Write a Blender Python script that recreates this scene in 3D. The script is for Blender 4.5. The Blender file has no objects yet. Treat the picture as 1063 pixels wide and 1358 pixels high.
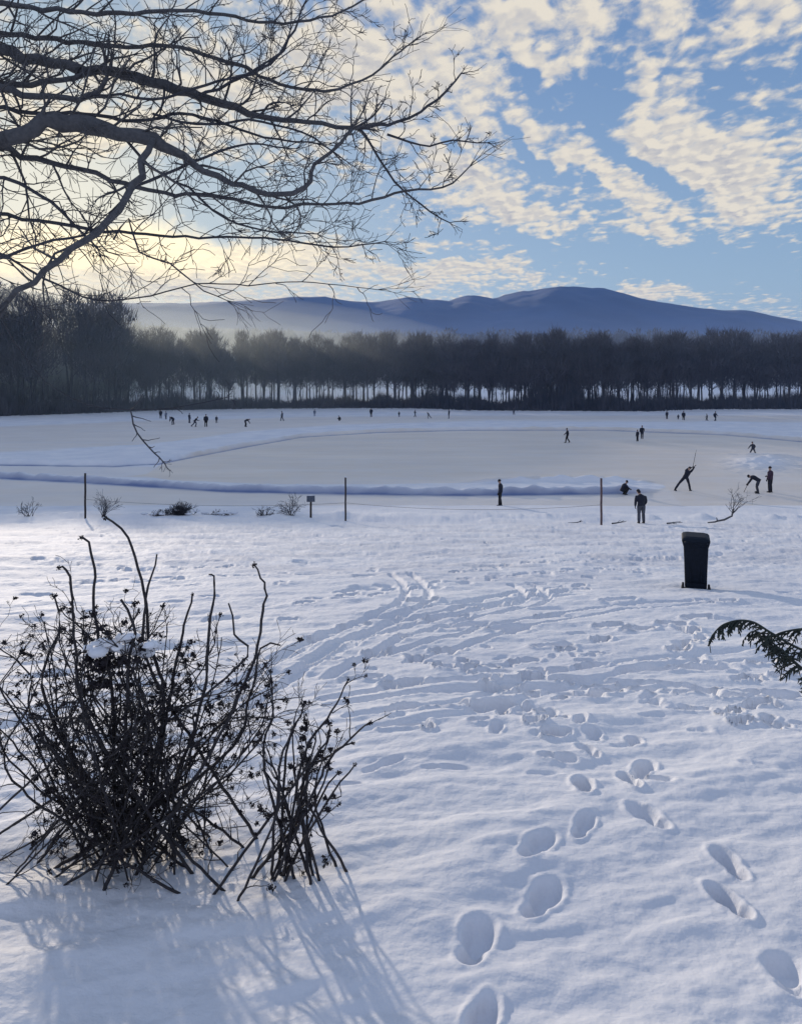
import bpy, bmesh, math, random
import numpy as np
from mathutils import Vector, Matrix, noise as mnoise

random.seed(11)
rng = np.random.default_rng(11)
sc = bpy.context.scene
COL = sc.collection
R = math.radians

# ---------------------------------------------------------------- camera
F = 1000.0          # focal length measured in photo pixels (photo 1063 wide)
CX, CY = 531.5, 487.0   # vertical axis and eye level in the photo
EYE = 9.4           # eye height above the ice
cam_d = bpy.data.cameras.new('camera')
cam = bpy.data.objects.new('camera', cam_d)
COL.objects.link(cam)
cam.location = (0, 0, EYE)
cam.rotation_euler = (R(90), 0, 0)
cam_d.sensor_fit = 'HORIZONTAL'
cam_d.sensor_width = 36
cam_d.lens = 36 * F / 1063
cam_d.shift_y = -(679 - CY) / 1063
cam_d.clip_start = 0.1
cam_d.clip_end = 20000
sc.camera = cam
sc.view_settings.view_transform = 'Standard'
sc.view_settings.look = 'None'
sc.view_settings.exposure = 0
sc.cycles.volume_bounces = 1
sc.cycles.max_bounces = 6
sc.cycles.transparent_max_bounces = 8

def at(u, v, d):
    return Vector(((u - CX) / F * d, d, EYE - (v - CY) / F * d))

# ---------------------------------------------------------------- helpers
def link(o, parent=None):
    COL.objects.link(o)
    if parent is not None:
        o.parent = parent
    return o

def tag(o, label=None, cat=None, group=None, kind=None):
    if label: o['label'] = label
    if cat: o['category'] = cat
    if group: o['group'] = group
    if kind: o['kind'] = kind
    return o

def empty(name, loc, rz=0):
    o = bpy.data.objects.new(name, None)
    o.location = loc
    o.rotation_euler = (0, 0, rz)
    o.empty_display_size = 0.2
    return link(o)

def copy_tree(o, parent=None):
    c = o.copy()
    COL.objects.link(c)
    c.parent = parent
    for ch in list(o.children):
        copy_tree(ch, c)
    return c

def np_mesh(name, verts, faces, mats, parent=None, smooth=True, midx=None):
    """faces: (n,k) int array of one polygon size, or list of arrays"""
    me = bpy.data.meshes.new(name)
    verts = np.asarray(verts, dtype=np.float32)
    fl = faces if isinstance(faces, list) else [faces]
    fl = [np.asarray(f, dtype=np.int32) for f in fl if len(f)]
    loops = np.concatenate([f.ravel() for f in fl])
    sizes = np.concatenate([np.full(len(f), f.shape[1], dtype=np.int32) for f in fl])
    starts = np.concatenate([[0], np.cumsum(sizes)[:-1]]).astype(np.int32)
    me.vertices.add(len(verts)); me.vertices.foreach_set('co', verts.ravel())
    me.loops.add(len(loops)); me.loops.foreach_set('vertex_index', loops)
    me.polygons.add(len(sizes)); me.polygons.foreach_set('loop_start', starts)
    if midx is not None:
        me.polygons.foreach_set('material_index', np.asarray(midx, dtype=np.int32))
    me.polygons.foreach_set('use_smooth', np.full(len(sizes), smooth, dtype=bool))
    for m in (mats if isinstance(mats, (list, tuple)) else [mats]):
        me.materials.append(m)
    me.update(calc_edges=True)
    me.validate()
    o = bpy.data.objects.new(name, me)
    return link(o, parent)

class MB:
    """collects tubes, strips, boxes and lumps, builds ONE mesh"""
    def __init__(s):
        s.v = []; s.q = []; s.t = []; s.n = 0
    def add(s, v, q=None, t=None):
        v = np.asarray(v, dtype=np.float64)
        s.v.append(v)
        if q is not None and len(q): s.q.append(np.asarray(q) + s.n)
        if t is not None and len(t): s.t.append(np.asarray(t) + s.n)
        s.n += len(v)
    def tube(s, pts, rad, k=5, cap=True):
        pts = np.asarray([tuple(p) for p in pts], dtype=float)
        n = len(pts)
        rad = np.asarray(rad, dtype=float) if hasattr(rad, '__len__') else np.full(n, rad)
        tan = np.gradient(pts, axis=0)
        tan /= (np.linalg.norm(tan, axis=1)[:, None] + 1e-9)
        ref = np.array([0.0, 0.0, 1.0]) if abs(tan[0][2]) < 0.9 else np.array([1.0, 0.0, 0.0])
        a = np.cross(tan, ref); a /= (np.linalg.norm(a, axis=1)[:, None] + 1e-9)
        b = np.cross(tan, a)
        th = np.arange(k) * 2 * math.pi / k
        ring = (a[:, None, :] * np.cos(th)[None, :, None] + b[:, None, :] * np.sin(th)[None, :, None]) * rad[:, None, None] + pts[:, None, :]
        v = ring.reshape(-1, 3)
        i = np.arange(n - 1)[:, None] * k; j = np.arange(k)[None, :]; j2 = (j + 1) % k
        q = np.stack([i + j, i + j2, i + k + j2, i + k + j], axis=-1).reshape(-1, 4)
        t = None
        if cap:
            v = np.vstack([v, pts[0], pts[-1]])
            c0, c1 = n * k, n * k + 1
            jj = np.arange(k); jn = (jj + 1) % k
            t = np.vstack([np.stack([jn, jj, np.full(k, c0)], 1), np.stack([(n - 1) * k + jj, (n - 1) * k + jn, np.full(k, c1)], 1)])
        s.add(v, q, t)
    def loft(s, rings):
        """rings: list of (centre, ax, ay) half axis vectors"""
        k = 14; th = np.arange(k) * 2 * math.pi / k
        vs = [np.array(c)[None] + np.cos(th)[:, None] * np.array(ax)[None] + np.sin(th)[:, None] * np.array(ay)[None] for c, ax, ay in rings]
        v = np.vstack(vs + [np.array(rings[0][0])[None], np.array(rings[-1][0])[None]])
        n = len(rings)
        i = np.arange(n - 1)[:, None] * k; j = np.arange(k)[None, :]; j2 = (j + 1) % k
        q = np.stack([i + j, i + j2, i + k + j2, i + k + j], axis=-1).reshape(-1, 4)
        jj = np.arange(k); jn = (jj + 1) % k
        t = np.vstack([np.stack([jn, jj, np.full(k, n * k)], 1), np.stack([(n - 1) * k + jj, (n - 1) * k + jn, np.full(k, n * k + 1)], 1)])
        s.add(v, q, t)
    def box(s, c, h, rot=None, taper=1.0):
        c = np.array(c, float); h = np.array(h, float)
        sg = np.array([(-1,-1,-1),(1,-1,-1),(1,1,-1),(-1,1,-1),(-1,-1,1),(1,-1,1),(1,1,1),(-1,1,1)], float)
        v = sg * h
        v[4:, :2] *= taper
        if rot is not None: v = v @ np.array(rot).T
        s.add(v + c, [(0,3,2,1),(4,5,6,7),(0,1,5,4),(1,2,6,5),(2,3,7,6),(3,0,4,7)])
    def lump(s, c, r, seg=8, jitter=0.0):
        c = np.array(c, float); r = np.array(r, float) if hasattr(r, '__len__') else np.full(3, float(r))
        rows = seg // 2
        vs = [np.array([0, 0, -1.0])]
        for i in range(1, rows):
            ph = math.pi * i / rows - math.pi / 2
            for j in range(seg):
                a = 2 * math.pi * j / seg
                vs.append(np.array([math.cos(ph) * math.cos(a), math.cos(ph) * math.sin(a), math.sin(ph)]))
        vs.append(np.array([0, 0, 1.0]))
        v = np.array(vs)
        if jitter: v = v * (1 + rng.uniform(-jitter, jitter, (len(v), 1)))
        q = []; t = []
        for j in range(seg):
            t.append((0, 1 + (j + 1) % seg, 1 + j))
        for i in range(rows - 2):
            for j in range(seg):
                a = 1 + i * seg + j; b = 1 + i * seg + (j + 1) % seg
                q.append((a, b, b + seg, a + seg))
        last = len(v) - 1; o = 1 + (rows - 2) * seg
        for j in range(seg):
            t.append((o + j, o + (j + 1) % seg, last))
        s.add(v * r + c, q, t)
    def build(s, name, mat, parent=None, smooth=True):
        v = np.vstack(s.v)
        f = []
        if s.q: f.append(np.vstack(s.q))
        if s.t: f.append(np.vstack(s.t))
        return np_mesh(name, v, f, mat, parent, smooth)

def smoothstep(a, b, x):
    t = np.clip((x - a) / (b - a), 0, 1)
    return t * t * (3 - 2 * t)

_tab = rng.random((256, 256))
def vnoise(x, y):
    xi = np.floor(x).astype(int); yi = np.floor(y).astype(int)
    fx = x - xi; fy = y - yi
    fx = fx * fx * (3 - 2 * fx); fy = fy * fy * (3 - 2 * fy)
    a = _tab[yi & 255, xi & 255]; b = _tab[yi & 255, (xi + 1) & 255]
    c = _tab[(yi + 1) & 255, xi & 255]; d = _tab[(yi + 1) & 255, (xi + 1) & 255]
    return (a * (1 - fx) + b * fx) * (1 - fy) + (c * (1 - fx) + d * fx) * fy
def fbm(x, y, o=4):
    s = 0; a = 1; n = 0
    for i in range(o):
        s = s + a * (vnoise(x * 2 ** i + 17.3 * i, y * 2 ** i + 9.1 * i) - 0.5); n += a; a *= 0.5
    return s / n * 2

# ---------------------------------------------------------------- materials
def mat(name):
    m = bpy.data.materials.new(name); m.use_nodes = True
    nt = m.node_tree; b = nt.nodes['Principled BSDF']
    return m, nt, b

def simple(name, c1, c2=None, scale=6.0, rough=0.7, bump=0.0, detail=5, metal=0.0, coord='Object'):
    m, nt, b = mat(name)
    c2 = c2 or tuple(x * 0.7 for x in c1)
    tc = nt.nodes.new('ShaderNodeTexCoord'); n = nt.nodes.new('ShaderNodeTexNoise')
    n.inputs['Scale'].default_value = scale; n.inputs['Detail'].default_value = detail
    r = nt.nodes.new('ShaderNodeValToRGB')
    r.color_ramp.elements[0].position = 0.32; r.color_ramp.elements[1].position = 0.68
    r.color_ramp.elements[0].color = (*c2, 1); r.color_ramp.elements[1].color = (*c1, 1)
    nt.links.new(tc.outputs[coord], n.inputs['Vector']); nt.links.new(n.outputs['Fac'], r.inputs['Fac'])
    nt.links.new(r.outputs['Color'], b.inputs['Base Color'])
    b.inputs['Roughness'].default_value = rough; b.inputs['Metallic'].default_value = metal
    if bump:
        bp = nt.nodes.new('ShaderNodeBump'); bp.inputs['Distance'].default_value = bump
        nt.links.new(n.outputs['Fac'], bp.inputs['Height']); nt.links.new(bp.outputs['Normal'], b.inputs['Normal'])
    return m

M = {}
M['bark'] = simple('bark', (0.105, 0.105, 0.113), (0.065, 0.067, 0.075), 22, 0.9, 0.02)
M['twig'] = simple('twig', (0.065, 0.067, 0.080), (0.035, 0.037, 0.048), 9, 0.85)
M['far_bark'] = simple('far_bark', (0.055, 0.055, 0.066), (0.030, 0.032, 0.042), 0.6, 0.95)
M['far_twig'] = simple('far_twig', (0.105, 0.095, 0.108), (0.055, 0.062, 0.082), 0.12, 0.95)
M['wood_far'] = simple('wood_far', (0.115, 0.112, 0.13), (0.055, 0.070, 0.095), 0.02, 0.95, coord='Object')
M['scrub'] = simple('scrub', (0.075, 0.075, 0.09), (0.035, 0.040, 0.054), 0.5, 0.95)
M['bush'] = simple('bush_stem', (0.040, 0.034, 0.036), (0.016, 0.015, 0.020), 30, 0.8)
M['seed'] = simple('seed_head', (0.030, 0.022, 0.026), (0.010, 0.009, 0.014), 60, 0.95)
M['needle'] = simple('needles', (0.022, 0.034, 0.026), (0.008, 0.013, 0.014), 40, 0.8)
M['plastic'] = simple('bin_plastic', (0.007, 0.012, 0.024), (0.004, 0.008, 0.016), 25, 0.6, 0.001)
M['plastic'].node_tree.nodes['Principled BSDF'].inputs['Specular IOR Level'].default_value = 0.15
M['rubber'] = simple('rubber', (0.012, 0.012, 0.016), None, 30, 0.8)
M['post'] = simple('post_wood', (0.060, 0.045, 0.040), (0.025, 0.022, 0.024), 12, 0.9, 0.004)
M['post_red'] = simple('post_red_wood', (0.16, 0.10, 0.10), (0.07, 0.05, 0.055), 12, 0.9, 0.004)
M['board'] = simple('sign_board', (0.10, 0.12, 0.16), (0.05, 0.06, 0.09), 20, 0.7)
M['rope'] = simple('rope', (0.20, 0.18, 0.18), None, 40, 0.9)
M['skin'] = simple('skin', (0.42, 0.27, 0.21), (0.36, 0.22, 0.17), 20, 0.6)
M['steel'] = simple('steel', (0.35, 0.36, 0.38), None, 20, 0.3, metal=0.9)
def cloth(name, c): 
    M[name] = simple(name, c, tuple(x * 0.6 for x in c), 9, 0.85, 0.004)
cloth('navy', (0.012, 0.016, 0.034)); cloth('black', (0.012, 0.012, 0.017)); cloth('grey', (0.070, 0.078, 0.105))
cloth('slate', (0.035, 0.042, 0.065)); cloth('pale', (0.17, 0.20, 0.27)); cloth('purple', (0.055, 0.030, 0.060))
cloth('brown', (0.050, 0.038, 0.036)); cloth('denim', (0.055, 0.075, 0.13)); cloth('green', (0.020, 0.034, 0.034))

def snow_mat(name, ice=False):
    m, nt, b = mat(name)
    N = nt.nodes; L = nt.links
    tc = N.new('ShaderNodeTexCoord')
    n1 = N.new('ShaderNodeTexNoise'); n1.inputs['Scale'].default_value = 0.35; n1.inputs['Detail'].default_value = 6
    n2 = N.new('ShaderNodeTexNoise'); n2.inputs['Scale'].default_value = 9.0; n2.inputs['Detail'].default_value = 8
    L.new(tc.outputs['Object'], n1.inputs['Vector']); L.new(tc.outputs['Object'], n2.inputs['Vector'])
    r = N.new('ShaderNodeValToRGB')
    r.color_ramp.elements[0].position = 0.3; r.color_ramp.elements[1].position = 0.7
    r.color_ramp.elements[0].color = (0.68, 0.70, 0.76, 1); r.color_ramp.elements[1].color = (0.82, 0.82, 0.84, 1)
    L.new(n1.outputs['Fac'], r.inputs['Fac'])
    bp = N.new('ShaderNodeBump'); bp.inputs['Distance'].default_value = 0.03; bp.inputs['Strength'].default_value = 0.7
    L.new(n2.outputs['Fac'], bp.inputs['Height'])
    b.inputs['Roughness'].default_value = 0.75
    b.inputs['Specular IOR Level'].default_value = 0.25
    if not ice:
        # trodden grey-brown patches and bits of grass poking through, given by a vertex attribute
        at_ = N.new('ShaderNodeAttribute'); at_.attribute_name = 'dirt'
        mx = N.new('ShaderNodeMixRGB'); mx.inputs['Color2'].default_value = (0.40, 0.40, 0.44, 1)
        L.new(at_.outputs['Fac'], mx.inputs['Fac']); L.new(r.outputs['Color'], mx.inputs['Color1'])
        L.new(mx.outputs['Color'], b.inputs['Base Color']); L.new(bp.outputs['Normal'], b.inputs['Normal'])
        return m
    at_ = N.new('ShaderNodeAttribute'); at_.attribute_name = 'ice'
    n3 = N.new('ShaderNodeTexNoise'); n3.inputs['Scale'].default_value = 0.09; n3.inputs['Detail'].default_value = 9; n3.inputs['Roughness'].default_value = 0.65
    mp = N.new('ShaderNodeMapping'); mp.inputs['Scale'].default_value = (0.6, 2.2, 1)
    L.new(tc.outputs['Object'], mp.inputs['Vector']); L.new(mp.outputs['Vector'], n3.inputs['Vector'])
    ri = N.new('ShaderNodeValToRGB')
    ri.color_ramp.elements[0].position = 0.35; ri.color_ramp.elements[1].position = 0.68
    ri.color_ramp.elements[0].color = (0.68, 0.615, 0.55, 1); ri.color_ramp.elements[1].color = (0.80, 0.725, 0.645, 1)
    L.new(n3.outputs['Fac'], ri.inputs['Fac'])
    mx = N.new('ShaderNodeMixRGB')
    L.new(at_.outputs['Fac'], mx.inputs['Fac']); L.new(r.outputs['Color'], mx.inputs['Color1']); L.new(ri.outputs['Color'], mx.inputs['Color2'])
    aw = N.new('ShaderNodeAttribute'); aw.attribute_name = 'bank_shade'
    mw = N.new('ShaderNodeMixRGB'); mw.inputs['Color2'].default_value = (0.15, 0.20, 0.36, 1)  # shade of the snow bank, painted dark blue into the ice colour
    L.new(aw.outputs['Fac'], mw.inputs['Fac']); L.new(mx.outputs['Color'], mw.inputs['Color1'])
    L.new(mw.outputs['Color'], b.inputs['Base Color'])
    mr = N.new('ShaderNodeMapRange'); mr.inputs['To Min'].default_value = 0.75; mr.inputs['To Max'].default_value = 0.5
    L.new(at_.outputs['Fac'], mr.inputs['Value']); L.new(mr.outputs['Result'], b.inputs['Roughness'])
    inv = N.new('ShaderNodeMath'); inv.operation = 'SUBTRACT'; inv.inputs[0].default_value = 0.75
    L.new(at_.outputs['Fac'], inv.inputs[1]); 
    cl = N.new('ShaderNodeMath'); cl.operation = 'MAXIMUM'; cl.inputs[1].default_value = 0.03
    L.new(inv.outputs[0], cl.inputs[0]); L.new(cl.outputs[0], bp.inputs['Strength'])
    L.new(bp.outputs['Normal'], b.inputs['Normal'])
    return m
M['snow'] = snow_mat('snow')
M['lake'] = snow_mat('ice_and_snow', True)
M['snow_bright'] = simple('snow_bright', (0.90, 0.91, 0.93), (0.80, 0.82, 0.88), 12, 0.8, 0.01)
M['snow_plain'] = simple('snow_plain', (0.78, 0.80, 0.84), (0.66, 0.69, 0.76), 12, 0.8, 0.01)

# ---------------------------------------------------------------- the near hillside
def ground(x, y):
    """smooth hillside running down to the lake; the ice is z = 0"""
    x = np.asarray(x, float); y = np.asarray(y, float)
    z = 7.55 - 0.161 * y
    far = 1.43 * (1 - smoothstep(38, 52.5, y)) - 0.28 * smoothstep(46, 54, y)
    z = np.where(y > 38, far + (-0.161 * 0) , z)
    # blend so that the slope eases out
    zl = 7.55 - 0.161 * y
    w = smoothstep(35, 43, y)
    curve = np.interp(y, [30, 35, 38, 41, 45, 48, 51, 54, 60], [2.72, 1.93, 1.40, 0.95, 0.55, 0.28, 0.02, -0.25, -0.6])
    return np.where(y < 35, zl, zl * (1 - w) + curve * w)

def gpt(u, v):
    """point of the hillside seen at photo position u, v"""
    lo, hi = 1.0, 60.0
    t = (v - CY) / F
    for _ in range(50):
        m = (lo + hi) / 2
        if EYE - t * m > float(ground(0, m)): lo = m
        else: hi = m
    return Vector(((u - CX) / F * lo, lo, float(ground(0, lo))))

def ice_pt(u, v):
    d = EYE / ((v - CY) / F)
    return Vector(((u - CX) / F * d, d, 0.0))

def grid_faces(nr, nc):
    i = np.arange(nr - 1)[:, None] * nc; j = np.arange(nc - 1)[None, :]
    return np.stack([i + j, i + j + 1, i + nc + j + 1, i + nc + j], -1).reshape(-1, 4)

# rows and columns: finer near the terrace
rows = [-2.6]
while rows[-1] < 60:
    rows.append(rows[-1] + (0.2 if rows[-1] < 1.6 else 0.0085 + 0.00048 * rows[-1] ** 2))
rows = np.array(rows)
tc_ = np.linspace(-0.50, 0.50, 1050)
edge = 0.5 + np.cumsum(0.0012 * 1.05 ** np.arange(1, 115))
edge = edge[edge < 5.5]
cols = np.concatenate([-edge[::-1], tc_, edge])
XX = cols[None, :] * (rows[:, None] + 3.0)
YY = np.broadcast_to(rows[:, None], XX.shape).copy()
ZZ = ground(XX, YY)
fadeb = smoothstep(56, 40, YY) if False else 1 - smoothstep(44, 53, YY)
# wind-packed lumps lying across the slope, finer crust on top
SX = XX * 0.97 + YY * 0.25; SY = YY * 0.97 - XX * 0.25
Hh = 0.055 * fbm(SX * 0.45, SY * 0.9, 3) + 0.045 * fbm(SX * 1.3 + 5, SY * 3.2, 3) + 0.013 * fbm(SX * 3.5, SY * 9 + 3, 3) + 0.003 * fbm(XX * 14, YY * 17, 2)
Hh += 0.10 * fbm(XX * 0.12 + 3, YY * 0.2, 2)
trod = smoothstep(12, 20, YY) * (1 - smoothstep(36, 42, YY))          # much-walked belt
Hh += trod * 0.06 * fbm(XX * 2.2 + 40, YY * 3.6, 4)
# the bank above the shore: heaped snow
bank = np.exp(-((YY - 42.5 - 1.5 * fbm(XX * 0.1, YY * 0 + 3.3, 2)) / 2.6) ** 2)
Hh += bank * (0.20 + 0.45 * np.maximum(0, fbm(XX * 0.6 + 8, YY * 1.1, 4)))
dirt = 0.35 * trod * np.clip(fbm(XX * 0.7, YY * 1.6, 4) + 0.35, 0, 1)
# foot path worn across the slope (about 29 m away)
for yc, wd, dp in ((29.2, 0.45, 0.10), (33.0, 0.3, 0.04), (25.0, 0.25, 0.04)):
    g = np.exp(-((YY - yc - 0.5 * fbm(XX * 0.15, XX * 0 + yc, 2)) / wd) ** 2)
    Hh -= dp * g; dirt = np.maximum(dirt, 0.35 * g)

rowpos = rows
DENT = np.zeros_like(Hh); RIM = np.zeros_like(Hh)
def stamp(px, py, ang, ln, wd, dep, rim=0.13):
    r = max(ln, wd) * 2.2
    i0, i1 = np.searchsorted(rowpos, [py - r, py + r])
    if i1 <= i0 + 1: return
    tl = (px - r) / (py + 3); th = (px + r) / (py + 3)
    j0, j1 = np.searchsorted(cols, [min(tl, th) - 0.02, max(tl, th) + 0.02])
    if j1 <= j0: return
    x = XX[i0:i1, j0:j1] - px; y = YY[i0:i1, j0:j1] - py
    c, s = math.cos(ang), math.sin(ang)
    a = (x * c + y * s) / ln; b = (-x * s + y * c) / wd
    q = np.minimum(np.hypot((a - 0.28) / 0.72, b), np.hypot((a + 0.55) / 0.46, b / 0.78))
    q = q + 0.09 * fbm(XX[i0:i1, j0:j1] * 8, YY[i0:i1, j0:j1] * 8, 3)
    DENT[i0:i1, j0:j1] = np.minimum(DENT[i0:i1, j0:j1], -dep * (1 - smoothstep(0.45, 1.1, q)))
    RIM[i0:i1, j0:j1] = np.maximum(RIM[i0:i1, j0:j1], rim * dep * np.exp(-((q - 1.3) / 0.25) ** 2) * (1 + 0.5 * fbm(XX[i0:i1, j0:j1] * 12, YY[i0:i1, j0:j1] * 12, 2)))

def track(pix, step=0.36, gauge=0.12, dep=0.10, ln=0.19, wd=0.085, jit=0.06):
    P = [gpt(u, v) for u, v in pix]
    side = 1
    for a, b in zip(P[:-1], P[1:]):
        L_ = (b - a).length; n = max(1, int(L_ / step)); ang = math.atan2(b.y - a.y, b.x - a.x)
        for k in range(n):
            p = a.lerp(b, (k + random.uniform(-0.2, 0.2)) / n)
            side = -side
            ox, oy = -math.sin(ang) * gauge * side, math.cos(ang) * gauge * side
            stamp(p.x + ox + random.gauss(0, jit), p.y + oy + random.gauss(0, jit), ang + random.gauss(0, 0.25),
                  ln * random.uniform(0.8, 1.3), wd * random.uniform(0.8, 1.3), dep * random.uniform(0.6, 1.3))

def runner(pix, gauge=0.20, wd=0.085, dep=0.10, n=300):
    """pair of sledge runner grooves"""
    P = [gpt(u, v) for u, v in pix]
    pts = []
    for k in range(n):
        t = k / (n - 1) * (len(P) - 1); i = min(int(t), len(P) - 2); f = t - i
        p0 = P[max(i - 1, 0)]; p1 = P[i]; p2 = P[i + 1]; p3 = P[min(i + 2, len(P) - 1)]
        pts.append(0.5 * ((2 * p1) + (p2 - p0) * f + (2 * p0 - 5 * p1 + 4 * p2 - p3) * f * f + (3 * p1 - p0 - 3 * p2 + p3) * f ** 3))
    for a, b in zip(pts[:-1], pts[1:]):
        ang = math.atan2(b.y - a.y, b.x - a.x); L_ = (b - a).length
        for s_ in (-1, 1):
            stamp(a.x - math.sin(ang) * gauge * s_, a.y + math.cos(ang) * gauge * s_, ang, max(L_ * 0.75, 0.05), wd, dep * 0.55, 0.12)

# tracks seen in the photo, hillside positions
runner([(300, 935), (420, 868), (500, 828), (548, 800), (550, 780), (530, 765)])
runner([(410, 900), (520, 850), (640, 815), (705, 800), (706, 785), (690, 775)])
runner([(520, 880), (600, 858), (700, 832), (800, 812), (930, 800)], wd=0.06)
runner([(380, 880), (450, 848), (540, 820), (640, 800), (760, 778)])
runner([(430, 935), (600, 918), (800, 915), (930, 925), (1060, 935)], gauge=0.12, wd=0.07)
runner([(470, 965), (620, 945), (760, 905), (880, 880), (1060, 868)], gauge=0.18, wd=0.07, dep=0.05)
for tr in ([(575, 875), (640, 895), (700, 910), (760, 925), (850, 925), (930, 922), (1010, 935), (1063, 950)],
           [(910, 870), (920, 850), (925, 835)],
           [(540, 810), (620, 805), (700, 790), (790, 775)],
           [(400, 800), (500, 790), (620, 770), (760, 758), (880, 752)],
           [(60, 745), (200, 755), (330, 748)], [(80, 770), (240, 765), (420, 760)],
           [(600, 760), (700, 745), (820, 738), (960, 735)]):
    track(tr)
track([(420, 1045), (600, 1015), (760, 1020), (900, 1045), (1063, 1080)], 0.4, 0.10, 0.05, 0.13, 0.052, 0.04)
track([(600, 1350), (680, 1180), (770, 1090), (840, 1020), (880, 960)], 0.38, 0.09, 0.08, 0.13, 0.055, 0.04)
track([(1040, 1300), (940, 1150), (860, 1080), (790, 1010), (760, 960)], 0.40, 0.09, 0.07, 0.13, 0.055, 0.04)
# long drag marks and overlapping steps: (u, v, width in photo pixels)
for u_, v_, w_ in ((592, 867, 40), (550, 876, 24), (646, 890, 30), (609, 894, 44), (585, 894, 20), (733, 862, 54), (797, 852, 25), (750, 867, 25), (694, 881, 40), (728, 896, 54), (706, 906, 30),
                   (748, 911, 25), (665, 916, 50), (782, 889, 44), (792, 913, 44), (689, 928, 54), (655, 945, 68), (533, 913, 54), (533, 972, 60), (592, 945, 54), (533, 949, 50), (567, 977, 15), (719, 955, 20),
                   (709, 972, 25), (733, 986, 30), (865, 880, 40), (860, 894, 74), (933, 889, 78), (855, 925, 40), (797, 928, 60), (941, 922, 30), (914, 930, 40), (968, 935, 40), (1007, 945, 34), (958, 959, 15),
                   (975, 955, 15), (977, 972, 20), (992, 969, 20), (990, 906, 12), (1002, 903, 12), (919, 842, 20), (914, 857, 20), (924, 823, 40), (890, 833, 44), (846, 842, 44), (807, 837, 40), (743, 791, 64),
                   (724, 820, 30), (636, 806, 74), (592, 823, 60), (616, 837, 64), (675, 842, 54), (480, 905, 50), (440, 880, 40), (500, 870, 36), (470, 835, 40), (420, 850, 30), (520, 850, 40),
                   (560, 800, 40), (820, 800, 50), (960, 800, 40), (900, 865, 30), (1010, 880, 40), (1040, 900, 40)):
    c = gpt(u_, v_); l_ = w_ / 2 / F * c.y * 1.15
    stamp(c.x, c.y, random.gauss(0.30, 0.12), l_, min(max(0.42 * l_, 0.07), 0.15), 0.17 * random.uniform(0.8, 1.1), 0.16)
for cu, cv, n, s in ((715, 965, 7, 0.22), (980, 965, 8, 0.22), (1000, 905, 4, 0.15), (560, 890, 5, 0.3), (650, 885, 6, 0.4),
                     (740, 880, 6, 0.4), (690, 945, 6, 0.3), (860, 945, 4, 0.3)):
    c = gpt(cu, cv)
    for k in range(n):
        stamp(c.x + random.gauss(0, s), c.y + random.gauss(0, s), random.uniform(0, 3.1), random.uniform(0.08, 0.13), random.uniform(0.045, 0.065), random.uniform(0.05, 0.08))
for k in range(260):      # scattered old prints over the walked belt
    y = random.uniform(10, 40); x = random.uniform(-0.62, 0.62) * (y + 3)
    stamp(x, y, random.uniform(-0.6, 0.9), random.uniform(0.14, 0.36), random.uniform(0.08, 0.15), random.uniform(0.04, 0.10))
for k in range(50):
    y = random.uniform(4.5, 10); x = random.uniform(-0.35, 0.6) * (y + 3)
    stamp(x, y, random.uniform(-0.6, 0.9), random.uniform(0.08, 0.15), random.uniform(0.045, 0.07), random.uniform(0.015, 0.035))

Hh = Hh + DENT + RIM * np.clip(1 + DENT / 0.03, 0, 1)
ZG = ZZ + Hh * np.clip(fadeb + 0.15, 0, 1)
g = np_mesh('snow_ground', np.stack([XX, YY, ZG], -1).reshape(-1, 3), grid_faces(*XX.shape), M['snow'])
a = g.data.attributes.new('dirt', 'FLOAT', 'POINT'); a.data.foreach_set('value', np.clip(dirt, 0, 1).ravel().astype(np.float32))
tag(g, kind='structure')

def gz(x, y):
    """actual snow height at x, y"""
    i = int(np.clip(np.searchsorted(rows, y), 1, len(rows) - 1)); j = int(np.clip(np.searchsorted(cols, x / (y + 3)), 1, len(cols) - 1))
    return float(min(ZG[i, j], ZG[i - 1, j - 1]) if False else (ZG[i, j] + ZG[i - 1, j - 1]) / 2)
def on_ground(u, v):
    p = gpt(u, v); p.z = gz(p.x, p.y); return p

# ---------------------------------------------------------------- the frozen lake
vr = np.arange(538.0, 689.0, 0.28)[::-1]
lr = EYE / ((vr - CY) / F)
lr = np.concatenate([[46.0], lr, [190, 200]])
lc = np.concatenate([np.linspace(-2.2, -0.62, 60)[:-1], np.linspace(-0.62, 0.62, 620), np.linspace(0.62, 2.2, 60)[1:]])
LX = lc[None, :] * lr[:, None]; LY = np.broadcast_to(lr[:, None], LX.shape).copy()
U = LX / LY * F + CX; V = EYE / LY * F + CY
def edge_v(us, vs): return np.interp(U, us, vs)
wob = 0.8 * fbm(LX * 0.25, LY * 0.25, 4)
def band(lo, hi, soft=0.9):
    return smoothstep(-soft, soft, V - lo + wob) * (1 - smoothstep(-soft, soft, V - hi + wob))
rink_top = edge_v([-400, 150, 195, 215, 260, 330, 400, 480, 560, 700, 850, 960, 1063, 1500], [633, 633, 628, 616, 604, 591, 579, 573.5, 571, 569.5, 570, 576, 585, 600])
rink_bot = edge_v([-400, 195, 230, 350, 500, 640, 760, 830, 880, 930, 1500], [632, 632, 637, 642, 643, 640, 636, 638, 643, 700, 700])
low_top = edge_v([-400, 0, 100, 300, 450, 620, 830, 870, 900], [634, 636, 641, 652, 655, 656.5, 654, 650, 640])
ice = np.maximum(band(rink_top, rink_bot), band(low_top, edge_v([-400, 200, 400, 700, 1063], [673, 675, 677, 674, 672]), 1.2) * 0.8)
p3t = edge_v([-400, 0, 200, 400, 620, 800], [567, 566, 558, 553, 551, 551]); p3b = edge_v([-400, 0, 200, 330, 450, 620, 1063], [601, 600, 590, 572, 563, 558, 560])
ice = np.maximum(ice, 0.75 * band(p3t, p3b, 1.5))
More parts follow.
